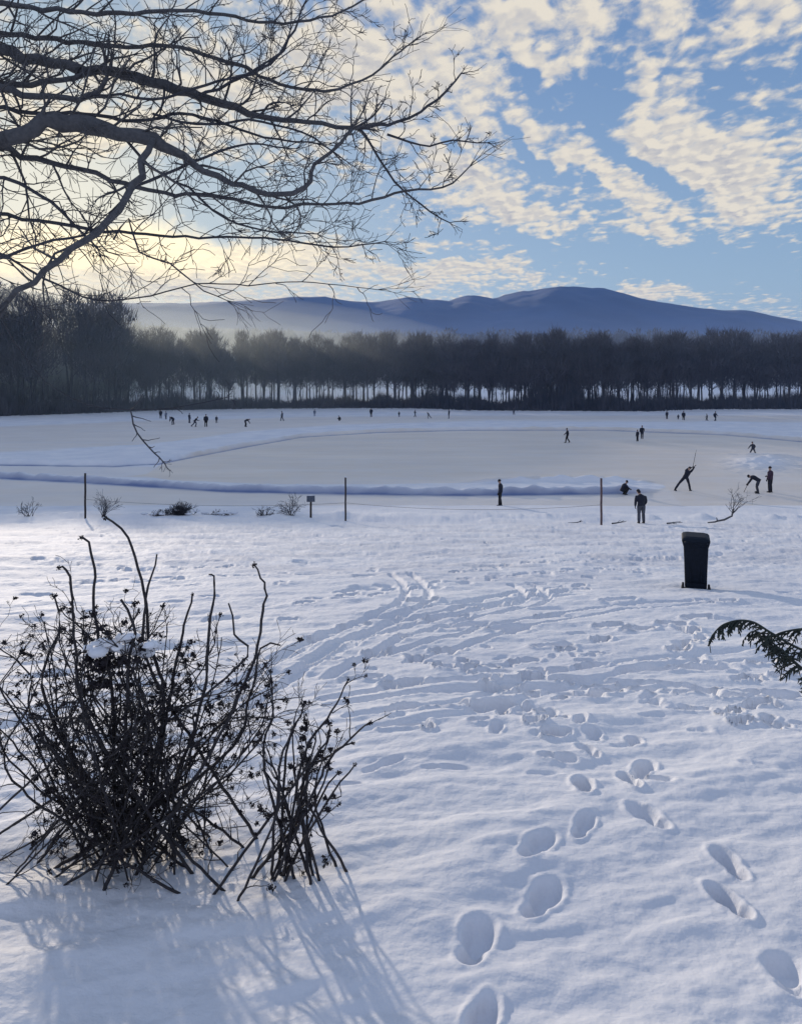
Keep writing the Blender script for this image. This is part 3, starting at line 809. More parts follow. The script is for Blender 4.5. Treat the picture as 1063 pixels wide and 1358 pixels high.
# --- the man on the bank by the posts (seen from behind, head bowed)
p = on_ground(850, 696)
manp = pose(neck=(-0.03, 0.04, 1.44), head=(-0.10, 0.12, 1.58), look=(-0.3, 0.8, -0.5), shl=(-0.21, 0.02, 1.38), shr=(0.18, 0.02, 1.36), ell=(-0.28, 0.02, 1.10), elr=(0.25, 0.02, 1.10), wrl=(-0.27, 0.10, 0.86), wrr=(0.20, 0.16, 0.92))
person(p, 0, manp, ('navy', 'grey', 'black'), 'person in dark jacket and grey trousers standing head bowed on the snowy bank', 0.014, 1.80, hat=False, coat=0.2)
# --- the one standing on the lower rink
p = ice_pt(663, 671)
person(p, R(75), pose(anl=(-0.08, 0.05, 0.09), anr=(0.08, -0.05, 0.09), head=(0, 0.05, 1.63)), ('navy', 'black', 'black'), 'person in dark coat alone on the lower ice strip left of the reddish post', 0.016, 1.80, coat=0.16)
# --- crouching child on the snow ridge
p = ice_pt(828, 656)
person(p, R(-80), CROUCH, ('navy', 'black', 'black'), 'person crouching low on the ice beside the snow ridge near the reddish post', 0.016, 1.72)
# --- lunging player with the raised stick
lunge = pose(pelvis=(0.02, 0, 0.98), neck=(0.25, 0.03, 1.45), head=(0.34, 0.05, 1.61), look=(0.8, 0.5, 0), shl=(0.06, 0.02, 1.44), shr=(0.40, 0.04, 1.36), hipl=(-0.07, 0, 0.95), hipr=(0.13, 0, 0.95),
             knl=(-0.40, 0.06, 0.55), anl=(-0.72, 0.0, 0.12), knr=(0.30, 0.06, 0.52), anr=(0.36, 0.0, 0.09), ell=(0.30, 0.24, 1.56), elr=(0.62, 0.20, 1.50), wrl=(0.55, 0.20, 1.66), wrr=(0.72, 0.12, 1.72), footl=(0.8, 0.5, -0.15), footr=(0.8, 0.5, 0))
f = stick_for((0.60, 0.14, 1.60), (0.80, 0.10, 2.72), (0.06, 0, 0.22)); f.label = 'hockey stick raised upright by the lunging player'
p = ice_pt(908, 651)
person(p, 0, lunge, ('navy', 'navy', 'black'), 'person lunging on the ice with legs wide apart, raising a hockey stick', 0.016, 1.85, extra=f, skates=True)
# --- bent player at the right
f = stick_for((0.02, 0.50, 0.74), (0.02, 0.78, 0.06), (-0.22, 0.02, 0)); f.label = 'hockey stick held down on the ice by the bending player'
p = ice_pt(1003, 654)
person(p, R(62), BEND, ('navy', 'slate', 'black'), 'person bending far forward over the ice near the right edge', 0.016, 1.90, extra=f, skates=True)
# --- standing at the frame edge
p = ice_pt(1021, 653)
person(p, R(35), pose(elr=(0.30, 0.10, 1.15), wrr=(0.14, 0.28, 1.06)), ('purple', 'navy', 'black'), 'tall standing person in purplish jacket at the right edge of the rink', 0.016, 1.95, coat=0.1, skates=True)
# --- light clad child skater
p = ice_pt(998, 604)
person(p, R(15), SPREAD, ('slate', 'grey', 'black'), 'person in greyish clothes skating with legs apart beside the snow heap', 0.02, 1.55, skates=True)
# --- lone skater upper rink and the pair
person(ice_pt(752, 587), R(80), WALK, ('navy', 'black', 'black'), 'person in dark clothes alone near the middle of the large oval rink', 0.02, 1.80)
person(ice_pt(845, 585), R(30), STAND, ('navy', 'black', 'black'), 'shorter, nearer person of the pair skating on the oval rink', 0.025, 1.45)
person(ice_pt(851, 582), R(-20), WALK, ('navy', 'slate', 'black'), 'taller person of the pair skating on the oval rink', 0.025, 1.75)
far = [(213, 555, 1.65, STAND, 20, ('navy', 'black', 'black'), 'leftmost of all people on the ice, standing upright in dark clothes'),
       (220, 556, 1.45, STAND, 60, ('pale', 'slate', 'slate'), 'person in pale clothes right beside the leftmost skater'),
       (229, 563, 1.85, BEND, 70, ('navy', 'navy', 'black'), 'person in dark blue leaning forward in the left group, with a pale neighbour'),
       (251, 561, 1.70, STAND, -40, ('slate', 'grey', 'black'), 'person in dull grey standing at left behind a dark leaning one'),
       (259, 566, 1.80, GLIDE, -75, ('navy', 'slate', 'black'), 'dark person pushing off with one leg back, middle of the left group'),
       (273, 566, 2.00, STAND, 10, ('navy', 'black', 'black'), 'tallest person of the left group, upright and dark'),
       (287, 561, 1.25, STAND, 200, ('grey', 'grey', 'slate'), 'small child in light grey right of the tallest skater'),
       (326, 566, 1.80, BEND, -70, ('navy', 'black', 'black'), 'person bending forward alone, right of the left group'),
       (374, 558, 1.70, WALK, 80, ('slate', 'black', 'black'), 'person walking on the far ice above the left fence post gap'),
       (417, 552, 1.35, STAND, 0, ('pale', 'pale', 'grey'), 'faint pale clad person close to the far shore, left of middle'),
       (450, 558, 1.50, CROUCH, 70, ('green', 'black', 'black'), 'person crouching far off, nearly above the middle post'),
       (492, 553, 1.75, STAND, 160, ('navy', 'black', 'black'), 'dark upright person by the far shore, left of the loose row of four'),
       (529, 553, 1.10, STAND, 20, ('green', 'slate', 'black'), 'smallest figure of the row of four near the far shore, at its left end'),
       (550, 553, 1.35, WALK, -80, ('slate', 'slate', 'black'), 'second from left of the row of four near the far shore'),
       (568, 555, 1.35, GLIDE, 50, ('green', 'slate', 'black'), 'stooping third figure of the row of four near the far shore'),
       (595, 555, 1.75, STAND, 90, ('navy', 'black', 'black'), 'slim upright figure ending the row of four near the far shore'),
       (681, 550, 1.35, WALK, 20, ('slate', 'slate', 'black'), 'lone small figure at the far shore left of the mountain top'),
       (884, 556, 1.55, STAND, 10, ('navy', 'black', 'black'), 'person at the left end of the far right group of five'),
       (899, 557, 1.05, STAND, 0, ('slate', 'slate', 'black'), 'small child beside an adult in the far right group'),
       (906, 558, 1.75, STAND, -20, ('navy', 'black', 'black'), 'adult standing next to the small child in the far right group'),
       (937, 559, 1.35, WALK, 60, ('navy', 'black', 'black'), 'shorter of the two rightmost far skaters'),
       (948, 559, 1.75, WALK, -70, ('navy', 'slate', 'black'), 'taller of the two rightmost far skaters')]
for u, v, h, P, rz, c, lab in far:
    person(ice_pt(u, v), R(rz), P, c, lab, 0.04, h)

# ---------------------------------------------------------------- posts, rope, sign
def post(u, v, top, lab, m, w=0.05, lean=0.0):
    p = on_ground(u, v); h = (v - top) / F * p.y
    root = empty('fence_post', p)
    mb = MB()
    z = np.linspace(-0.3, h, 9)
    mb.tube([(lean * t + 0.006 * math.sin(t * 5), 0.004 * math.cos(t * 4), t) for t in z], [w * (1.03 - 0.04 * k / 8) for k in range(9)], 9)
    mb.build('pole', m, root)
    mb = MB(); mb.tube([(lean * h, 0, h - 0.01), (lean * h, 0, h + 0.02), (lean * h, 0, h + 0.05)], [w * 1.1, w * 0.95, w * 0.3], 9)
    mb.build('snow_cap', M['snow_plain'], root)
    mb = MB(); mb.tube([(0, -w - 0.005, h * 0.42), (0, -w - 0.04, h * 0.43), (0, -w - 0.04, h * 0.45)], 0.006, 5)
    mb.build('hook', M['steel'], root)
    tag(root, lab, 'post', 'posts along the shore bank')
    return p, h
pa, ha = post(113, 692, 632, 'dark slim wooden post at the left, above the big bush', M['post'], 0.055)
pb, hb = post(458, 693, 635, 'dark slim wooden post in the middle, right of the small sign', M['post'], 0.05)
pc, hc = post(797, 697, 636, 'reddish slim post near the person on the bank', M['post_red'], 0.055)
pd = on_ground(1230, 697)
def rope(p0, h0, p1, h1, sag, lab):
    mb = MB(); a = Vector(p0) + Vector((0, -0.06, h0)); b = Vector(p1) + Vector((0, -0.06, h1)); pts = []
    for k in range(25):
        t = k / 24; q = a.lerp(b, t); q.z -= sag * 4 * t * (1 - t); pts.append(q)
    mb.tube(pts, 0.009, 5)
    tag(mb.build('rope', M['rope']), lab, 'rope', 'ropes between the posts')
rope(pa, ha * 0.42, pb, hb * 0.42, 0.25, 'thin rope sagging between the left and the middle post')
rope(pb, hb * 0.42, pc, hc * 0.42, 0.30, 'thin rope sagging between the middle and the reddish post')

p = on_ground(412, 693)
root = empty('sign_post', p, R(6)); h = 32 / F * p.y
mb = MB(); mb.tube([(0, 0, -0.3), (0, 0, 0.5), (0.005, 0, h - 0.15)], [0.062, 0.058, 0.055], 8); mb.build('pole', M['post'], root)
mb = MB(); mb.box((0, -0.07, h - 0.20), (0.22, 0.012, 0.17)); mb.box((0, -0.05, h - 0.20), (0.05, 0.012, 0.12)); mb.build('board', M['board'], root, False)
mb = MB(); mb.loft([((-0.22, -0.07, h - 0.02), (0, 0.02, 0), (0, 0, 0.012)), ((0, -0.07, h - 0.01), (0, 0.035, 0), (0, 0, 0.03)), ((0.22, -0.07, h - 0.02), (0, 0.02, 0), (0, 0, 0.012))]); mb.build('snow_cap', M['snow_plain'], root)
tag(root, 'short post with a small weathered square board, left of the middle post', 'sign')

# ---------------------------------------------------------------- generic branching plants
def grow(mb, p, d, L_, r, depth, rnd, droop=0.0, up=0.0, tips=None, nseg=5, wig=0.18, split=(2, 4), k=4, ratio=0.62, spread=0.75, minr=0.0016):
    pts = [Vector(p)]; rad = [r]; d = Vector(d).normalized()
    for i in range(nseg):
        d = (d + Vector((rnd.gauss(0, wig), rnd.gauss(0, wig), rnd.gauss(0, wig) - droop + up))).normalized()
        pts.append(pts[-1] + d * L_ / nseg); rad.append(max(r * (1 - 0.6 * (i + 1) / nseg), minr))
    mb.tube(pts, rad, k, False)
    if depth <= 0:
        if tips is not None: tips.append((pts[-1], d))
        return
    for c in range(rnd.randint(*split)):
        t = rnd.uniform(0.25, 1.0); i = min(int(t * nseg), nseg - 1); q = pts[i].lerp(pts[i + 1], t * nseg - i)
        dd = (pts[i + 1] - pts[i]).normalized()
        ax = Vector((rnd.gauss(0, 1), rnd.gauss(0, 1), rnd.gauss(0, 1)))
        ax = (ax - dd * ax.dot(dd)).normalized()
        nd = (dd + ax * spread * rnd.uniform(0.5, 1.3)).normalized()
        grow(mb, q, nd, L_ * ratio * rnd.uniform(0.6, 1.2), max(rad[i] * 0.6, minr), depth - 1, rnd, droop, up, tips, max(3, nseg - 1), wig, split, k, ratio, spread, minr)
    if tips is not None: tips.append((pts[-1], d))

def petals(mb, c, n, r, rnd):
    """dry ragged head: many small curled flakes"""
    for _ in range(n):
        v = Vector((rnd.gauss(0, 1), rnd.gauss(0, 1), rnd.gauss(0, 0.8))); v.normalize()
        q = Vector(c) + v * r * rnd.uniform(0.2, 1.0)
        a = Vector((rnd.gauss(0, 1), rnd.gauss(0, 1), rnd.gauss(0, 1))).normalized() * r * rnd.uniform(0.15, 0.42)
        b = a.cross(v) * 0.7 / max(a.length, 1e-6) * r * 0.5
        mb.add([q - a, q + b + v * r * .2, q + a, q - b], [(0, 1, 2, 3)])

# little plants on the bank
def bank_shrub(u, v, label, hgt, n, seed, spread=0.5, snow=False, dense=2):
    p = on_ground(u, v); rnd = random.Random(seed)
    root = empty('bank_shrub', p); mb = MB()
    for k in range(n):
        grow(mb, (rnd.gauss(0, spread * 0.25), rnd.gauss(0, 0.08), -0.05), (rnd.gauss(0, spread), rnd.gauss(0, 0.3), 1), hgt * rnd.uniform(0.6, 1.0), 0.016, dense, rnd, nseg=4, wig=0.14, minr=0.006)
    mb.build('branches', M['twig'], root)
    if snow:
        mb = MB()
        for k in range(7): mb.lump((rnd.gauss(0, spread * 0.5), rnd.gauss(0, 0.12), hgt * rnd.uniform(0.25, 0.6)), (0.22, 0.14, 0.07), 8, 0.2)
        mb.build('snow_cover', M['snow_plain'], root)
    tag(root, label, 'shrub', 'small shrubs on the bank')
bank_shrub(137, 689, 'upright dark shrub on the bank right beside the left post', 1.0, 16, 3, 0.16)
bank_shrub(238, 689, 'low wide dark shrub half buried in snow between the left post and the sign', 0.62, 110, 4, 0.9, True)
bank_shrub(212, 690, 'small snowy shrub leaning against the wide one on its left side', 0.34, 26, 5, 0.9, True)
bank_shrub(385, 689, 'thin twiggy shrub with a dark heart just left of the small sign', 0.95, 16, 6, 0.5)
bank_shrub(352, 690, 'tiny dark tuft on the bank left of the sign', 0.4, 18, 16, 0.8)
bank_shrub(38, 690, 'small faint shrub at the far left of the bank', 0.8, 12, 7, 0.4)
bank_shrub(290, 688, 'flat snow-covered tuft right of the wide shrub', 0.3, 26, 8, 1.2, True)

# leaning bare sapling on the right
p = on_ground(963, 697); rnd = random.Random(21)
root = empty('bare_sapling', p); mb = MB()
mb.tube([(-0.95, 0, 0.02), (-0.6, 0, 0.05), (-0.45, 0, 0.10), (-0.1, 0.02, 0.16), (0.18, 0.03, 0.30), (0.28, 0.03, 0.34), (0.33, 0.03, 0.60)], [0.03, 0.04, 0.045, 0.05, 0.045, 0.045, 0.035], 7)
mb.tube([(-0.46, 0, 0.08), (-0.50, 0, 0.28)], [0.03, 0.02], 6)
mb.build('trunk', M['bark'], root)
mb = MB()
for dx, L_ in ((-0.7, 0.9), (-0.3, 1.15), (0.1, 1.1), (0.5, 1.0), (1.0, 1.2), (0.3, 0.8), (1.3, 0.8)):
    grow(mb, (0.33, 0.03, rnd.uniform(0.45, 0.6)), (dx, rnd.gauss(0, 0.3), 1), L_ * 0.85, 0.02, 2, rnd, nseg=5, wig=0.14, minr=0.005)
mb.build('twigs', M['twig'], root)
tag(root, 'small bare sapling rising from a low crooked trunk on the right of the bank', 'sapling')
for i, (u, v, L_, lab) in enumerate(((762, 696, 0.7, 'dark twig lying in the snow just left of the reddish post'), (820, 697, 0.7, 'dark twig lying in the snow between the reddish post and the person'), (893, 697, 0.7, 'dark twig lying flat in the snow above the rubbish bin'))):
    p = on_ground(u, v); rnd = random.Random(60 + i); root = empty('fallen_twig', p); mb = MB()
    grow(mb, (-L_ * 0.5, 0, 0.03), (1, 0.1, 0.02), L_, 0.04, 1, rnd, nseg=6, wig=0.06, minr=0.012, ratio=0.3)
    mb.build('stem', M['twig'], root); tag(root, lab, 'twig')

# ---------------------------------------------------------------- the wheeled bin
p = on_ground(922, 778); p.z -= 0.06
root = empty('wheelie_bin', p, R(-20)); root.scale = (0.86, 0.9, 1.0)
def rrect(cx, cy, z, hx, hy, r=0.05, n=4):
    out = []
    for sx, sy, a0 in ((1, 1, 0), (-1, 1, 90), (-1, -1, 180), (1, -1, 270)):
        for k in range(n + 1):
            a = R(a0 + 90 * k / n); out.append((cx + sx * (hx - r) + r * math.cos(a), cy + sy * (hy - r) + r * math.sin(a), z))
    return out
def rloft(mb, secs):
    k = len(secs[0]); v = [q for s_ in secs for q in s_]; n = len(secs)
    q = [(i * k + j, i * k + (j + 1) % k, (i + 1) * k + (j + 1) % k, (i + 1) * k + j) for i in range(n - 1) for j in range(k)]
    c0 = np.mean(secs[0], axis=0); c1 = np.mean(secs[-1], axis=0)
    v += [tuple(c0), tuple(c1)]
    t = [(j, k * n, (j + 1) % k)[::1] for j in range(k)] + [((n - 1) * k + j, (n - 1) * k + (j + 1) % k, k * n + 1) for j in range(k)]
    mb.add(v, q, t)
mb = MB()
rloft(mb, [rrect(0, 0.03, 0.08, 0.215, 0.22), rrect(0, 0.03, 0.14, 0.224, 0.23), rrect(0, 0.02, 0.50, 0.235, 0.27), rrect(0, 0.01, 0.88, 0.252, 0.31), rrect(0, 0, 0.93, 0.268, 0.335), rrect(0, 0, 0.98, 0.280, 0.35), rrect(0, 0, 0.985, 0.265, 0.33)])
for sx in (-1, 1): mb.box((sx * 0.11, -0.245, 0.50), (0.012, 0.02, 0.34))     # ribs on the back wall
mb.box((0, -0.215, 0.16), (0.20, 0.03, 0.05))
bd = mb.build('bin_body', M['plastic'], root, False)
mb = MB()
rloft(mb, [rrect(0, 0.0, 0.987, 0.285, 0.355), rrect(0, 0, 1.02, 0.288, 0.36), rrect(0, 0.02, 1.05, 0.262, 0.31), rrect(0, 0.03, 1.07, 0.20, 0.24)])
ld = mb.build('lid', M['plastic'], root, False)
mb = MB()
mb.tube([(-0.2, 0.33, 1.0), (0, 0.34, 1.0), (0.2, 0.33, 1.0)], 0.015, 6); mb.build('hinge', M['plastic'], ld)
mb = MB(); mb.tube([(-0.22, -0.30, 0.97), (-0.22, -0.42, 1.0), (-0.20, -0.44, 1.01), (0.20, -0.44, 1.01), (0.22, -0.42, 1.0), (0.22, -0.30, 0.97)], 0.018, 8); mb.build('handle', M['plastic'], root)
mb = MB(); mb.tube([(-0.29, -0.20, 0.10), (0.29, -0.20, 0.10)], 0.014, 8); mb.build('axle', M['steel'], root)
for sx in (-1, 1):
    mb = MB(); th = np.linspace(0, 2 * math.pi, 25)
    mb.loft([((sx * (0.262 + q), -0.20, 0.10), (0, rr, 0), (0, 0, rr)) for q, rr in ((-0.024, 0.06), (-0.023, 0.095), (-0.015, 0.102), (0.015, 0.102), (0.023, 0.095), (0.024, 0.06))])
    wl = mb.build('wheel', M['rubber'], root)
    mb = MB(); mb.loft([((sx * (0.287 + q), -0.20, 0.10), (0, rr, 0), (0, 0, rr)) for q, rr in ((0, 0.055), (0.006, 0.05), (0.012, 0.02))]); mb.build('hub', M['plastic'], wl)
tag(root, 'dark blue-black wheeled rubbish bin standing alone on the snow slope', 'bin')

# ---------------------------------------------------------------- big overhanging tree, left
tree = empty('bare_tree', (-5.6, 8.2, float(ground(0, 8.2))))
TO = Vector(tree.location)
rt_ = random.Random(77)
mb = MB(); tp = [(-5.6, 8.2, TO.z - 0.3), (-5.6, 8.2, TO.z + 0.3), (-5.55, 8.15, 8.5), (-5.45, 8.1, 10.5), (-5.5, 8.0, 12.2), (-5.45, 8.0, 13.6), (-5.3, 7.9, 15.5)]
mb.tube([Vector(q) - TO for q in tp], [0.48, 0.40, 0.34, 0.31, 0.28, 0.24, 0.15], 14)
mb.build('trunk', M['bark'], tree)

def limb(pix, widths, dep, seed, twigs=1.0, name='limb', droop=0.0, lvl=2, up=0.02, from_trunk=None, tl=1.0):
    """main limb through photo points; depth runs from dep[0] to dep[1]; ragged twigs added"""
    rnd = random.Random(seed); n = len(pix)
    P = []; W = []
    for i, (u, v) in enumerate(pix):
        d = dep[0] + (dep[1] - dep[0]) * i / (n - 1)
        P.append(at(u, v, d)); W.append(widths[i] * 1.0 / 2 / F * d)
    if from_trunk is not None:
        P.insert(0, Vector(from_trunk)); W.insert(0, W[0] * 1.25)
    pts = []; rad = []
    for i in range(len(P) - 1):
        p0 = P[max(i - 1, 0)]; p1 = P[i]; p2 = P[i + 1]; p3 = P[min(i + 2, len(P) - 1)]
        m = max(2, int((p2 - p1).length / 0.12))
        for k in range(m):
            f = k / m
            q = 0.5 * ((2 * p1) + (p2 - p0) * f + (2 * p0 - 5 * p1 + 4 * p2 - p3) * f * f + (3 * p1 - p0 - 3 * p2 + p3) * f ** 3)
            jit = min(0.012, W[i] * 0.35)
            pts.append(q + Vector((rnd.gauss(0, jit * 1.4), rnd.gauss(0, jit), rnd.gauss(0, jit * 1.4)))); rad.append((W[i] * (1 - f) + W[i + 1] * f) * rnd.uniform(0.94, 1.08))
    pts.append(P[-1]); rad.append(W[-1])
    mb = MB(); mb.tube([q - TO for q in pts], rad, 8 if max(rad) > 0.02 else 5)
    L_ = 0
    for i in range(1, len(pts) - 1):
        L_ += (pts[i] - pts[i - 1]).length
        if L_ > 0.10 / twigs and rnd.random() < 0.85 and pts[i].x > -5.0:
            L_ = 0
            dd = (pts[i + 1] - pts[i]).normalized()
            ax = Vector((rnd.gauss(0, 1), rnd.gauss(0, 0.6), rnd.gauss(0, 1))); ax = (ax - dd * ax.dot(dd)).normalized()
            ang = rnd.uniform(0.5, 1.0)
            nd = (dd * (1.1 - ang * 0.5) + ax * ang).normalized()
            frac = i / len(pts)
            length = tl * rnd.uniform(0.4, 1.25) * (1.1 - 0.6 * frac)
            grow(mb, pts[i] - TO, nd, length, max(min(rad[i] * 0.5, 0.018), 0.006), lvl, rnd, droop=droop, up=up, nseg=6, wig=0.23, split=(2, 4), k=3, ratio=0.58, spread=0.9, minr=0.0034)
    # end spray
    for k in range(4):
        dd = (pts[-1] - pts[-3]).normalized()
        grow(mb, pts[-1] - TO, dd + Vector((rnd.gauss(0, .4), rnd.gauss(0, .4), rnd.gauss(0, .4))), tl * rnd.uniform(0.25, 0.6), max(rad[-1] * 0.8, 0.003), 1, rnd, nseg=4, wig=0.16, k=3, minr=0.0022)
    return mb.build(name, M['bark' if (max(rad) > 0.03) else 'twig'], tree)
T1 = (-5.45, 8.0, 12.6); T2 = (-5.5, 8.05, 11.8); T3 = (-5.5, 8.1, 11.2); T4 = (-5.45, 8.1, 10.6)
limb([(-30, 62), (29, 74), (85, 85), (147, 97), (217, 111), (264, 125), (311, 142), (358, 156), (405, 161), (443, 167), (471, 169)], [17, 15, 14, 14, 14, 13, 10, 8, 6.5, 6, 5.5], (8, 8.6), 1, 1.0, from_trunk=T1)
limb([(471, 169), (499, 165), (513, 165), (558, 148), (589, 122), (611, 97)], [5.5, 5, 4.5, 3.6, 3, 2], (8.6, 8.8), 2, 1.4, name='branch', tl=0.5)
limb([(513, 177), (543, 189), (570, 193), (600, 186), (645, 189)], [3.5, 3, 2.6, 2.3, 1.5], (8.6, 8.9), 3, 1.3, name='branch', tl=0.42)
limb([(476, 169), (495, 197), (513, 227), (536, 253), (570, 280), (596, 295)], [4, 3.2, 3, 2.6, 2.2, 1.6], (8.6, 8.4), 4, 1.3, name='branch', tl=0.5)
limb([(-30, 195), (0, 186), (29, 176), (57, 165), (85, 161), (123, 168), (161, 176), (203, 184), (241, 205), (288, 234), (321, 248), (358, 256), (391, 255), (410, 238), (419, 215), (452, 187), (466, 172)],
     [24, 22, 21, 22, 25, 24, 20, 20, 10, 8, 7.5, 7, 7, 5.5, 5, 4.5, 4], (7.2, 7.9), 5, 0.85, from_trunk=T3)
limb([(-20, 122), (29, 114), (57, 109), (100, 101), (123, 97)], [10, 9, 8, 7.5, 7], (8.1, 8.1), 6, 0.9, from_trunk=T2)
limb([(-20, 118), (29, 125), (67, 130), (109, 132), (132, 121), (142, 102)], [10, 9, 8, 8, 7, 6], (7.8, 7.9), 7, 0.9, from_trunk=T2)
limb([(109, 132), (160, 124), (200, 132), (240, 122), (290, 108), (340, 92), (370, 70), (385, 40)], [4, 4, 4, 4, 3.6, 3, 2.6, 2], (7.8, 8.4), 8, 1.0, name='branch')
limb([(-20, 196), (29, 208), (67, 215), (104, 224), (147, 238), (180, 248), (217, 257), (264, 257), (325, 268), (363, 275), (400, 272), (476, 268), (536, 253), (570, 250), (600, 242), (622, 221)],
     [9, 8, 7.5, 7, 6, 6, 5.5, 5, 4.5, 4.2, 4, 3.6, 3.2, 2.8, 2.3, 1.6], (7.6, 8.5), 9, 0.85, from_trunk=T3)
limb([(-20, 282), (29, 290), (76, 297), (123, 304), (194, 311), (264, 314), (335, 315), (382, 318), (440, 328), (480, 325), (510, 320)], [5.5, 5, 4.8, 4.4, 3.8, 3.2, 2.8, 2.6, 2.2, 1.8, 1.4], (7.8, 8.6), 10, 0.7, from_trunk=T4)
limb([(205, 186), (190, 215), (184, 232), (170, 257), (142, 295), (114, 318), (76, 346), (43, 375), (10, 400)], [8, 10, 10, 9.5, 9, 9, 8, 8, 7], (7.4, 6.6), 11, 0.45, name='limb')
limb([(110, 320), (137, 295), (180, 248), (215, 232), (255, 215), (292, 200), (330, 190), (380, 196)], [3, 4, 4.5, 4.2, 4, 3.5, 3, 2], (7.2, 8.0), 12, 0.9, name='branch')
limb([(264, 125), (290, 118), (321, 102), (345, 90), (368, 74), (390, 40), (400, 10)], [5, 4.5, 4.2, 4, 3.6, 3, 2], (8.2, 8.6), 13, 1.0, name='branch')
limb([(-20, 40), (60, 50), (150, 62), (220, 60), (300, 80), (370, 110), (430, 120), (480, 105), (540, 60)], [8, 7, 6, 5.5, 5, 4.5, 4, 3, 2], (8.3, 9.0), 14, 0.9, from_trunk=(-5.45, 8, 13.2))
limb([(-20, 0), (60, 12), (160, 20), (260, 13), (360, 30), (440, 20), (500, -10)], [8, 7, 6, 5, 4, 3, 2], (8.0, 8.8), 15, 0.8, from_trunk=(-5.45, 8, 13.5))
limb([(-20, 145), (40, 150), (110, 150), (180, 160), (240, 150), (300, 165), (350, 182), (420, 190)], [6, 5.5, 5, 5, 4.4, 3.8, 3, 2], (7.9, 8.4), 16, 1.0, from_trunk=T2)
limb([(-20, 235), (40, 252), (80, 280), (110, 310), (130, 330)], [5, 4.5, 4, 3, 2], (7.4, 7.4), 17, 0.8, from_trunk=T3)
limb([(160, 178), (200, 220), (250, 250), (300, 290), (350, 305), (420, 310)], [4, 4, 3.4, 3, 2.4, 1.6], (7.5, 8.1), 18, 0.9, name='branch')
limb([(203, 150), (260, 165), (330, 160), (400, 175), (440, 200)], [4, 4, 3.4, 2.8, 2], (8.0, 8.4), 19, 1.0, name='branch')
limb([(-20, 330), (29, 352), (76, 378), (130, 398), (200, 392), (260, 376), (330, 378), (400, 374), (500, 384)], [4, 3.4, 3, 2.4, 2, 1.8, 1.6, 1.4, 1], (7.4, 8.2), 20, 0.45, from_trunk=T4, lvl=1)
limb([(-20, 345), (29, 330), (70, 318), (110, 312)], [5, 4, 3.5, 3], (7.0, 7.3), 21, 0.7, from_trunk=T4)
limb([(150, 320), (170, 290), (185, 335), (225, 350), (270, 385), (300, 398)], [2.5, 2.5, 2.5, 2.2, 1.8, 1.2], (7.2, 7.4), 22, 0.6, name='branch', lvl=1)
# the long drooping twig in front of the far shore with a dangling end
limb([(-20, 400), (20, 455), (60, 505), (115, 536), (173, 543), (230, 541), (300, 527)], [1.4, 1.3, 1.3, 1.2, 1.1, 1.0, .8], (7.0, 7.4), 23, 0.3, name='branch', lvl=0, tl=0.25, from_trunk=T4)
limb([(173, 543), (176, 562), (190, 583), (204, 600), (216, 612)], [1.8, 2.2, 2.2, 2, 1.6], (7.25, 7.3), 24, 1.6, name='branch', lvl=0, tl=0.2)
tag(tree, 'big leafless tree reaching in from the left, its bare limbs spread over the sky', 'tree')

# ---------------------------------------------------------------- bush, bottom left
def bush_stem(mb, tips, pix, w, dep, rnd, side=0.9, base=None, headat=True, tw=0.85):
    P = [at(u, v, dep) for u, v in pix]
    if base is not None: P.insert(0, Vector(base))
    W = [w[0] + (w[1] - w[0]) * i / (len(P) - 1) for i in range(len(P))]
    pts = []; rad = []
    for i in range(len(P) - 1):
        p0 = P[max(i - 1, 0)]; p1 = P[i]; p2 = P[i + 1]; p3 = P[min(i + 2, len(P) - 1)]
        m = max(2, int((p2 - p1).length / 0.05))
        for k in range(m):
            f = k / m
            q = 0.5 * ((2 * p1) + (p2 - p0) * f + (2 * p0 - 5 * p1 + 4 * p2 - p3) * f * f + (3 * p1 - p0 - 3 * p2 + p3) * f ** 3)
            pts.append(q + Vector([rnd.gauss(0, 0.003) for _ in range(3)])); rad.append((W[i] * (1 - f) + W[i + 1] * f) / 2 / F * dep)
    pts.append(P[-1]); rad.append(W[-1] / 2 / F * dep)
    mb.tube([q - BO for q in pts], rad, 6)
    L_ = 0
    for i in range(2, len(pts) - 1):
        L_ += (pts[i] - pts[i - 1]).length
        if L_ > 0.085 / side:
            L_ = 0
            if rnd.random() < 0.75 and (i / len(pts) < 0.7 or side > 0.9):
                dd = (pts[i + 1] - pts[i]).normalized(); ax = Vector((rnd.gauss(0, 1), rnd.gauss(0, 0.7), rnd.gauss(0, 1))); ax = (ax - dd * ax.dot(dd)).normalized()
                grow(mb, pts[i] - BO, (dd + ax * rnd.uniform(0.5, 1.0)).normalized(), tw * rnd.uniform(0.12, 0.34), 0.0030, 2, rnd, up=0.0, tips=tips, nseg=5, wig=0.26, split=(1, 3), k=4, ratio=0.6, minr=0.0011)
    if headat: tips.append((pts[-1] - BO, None))

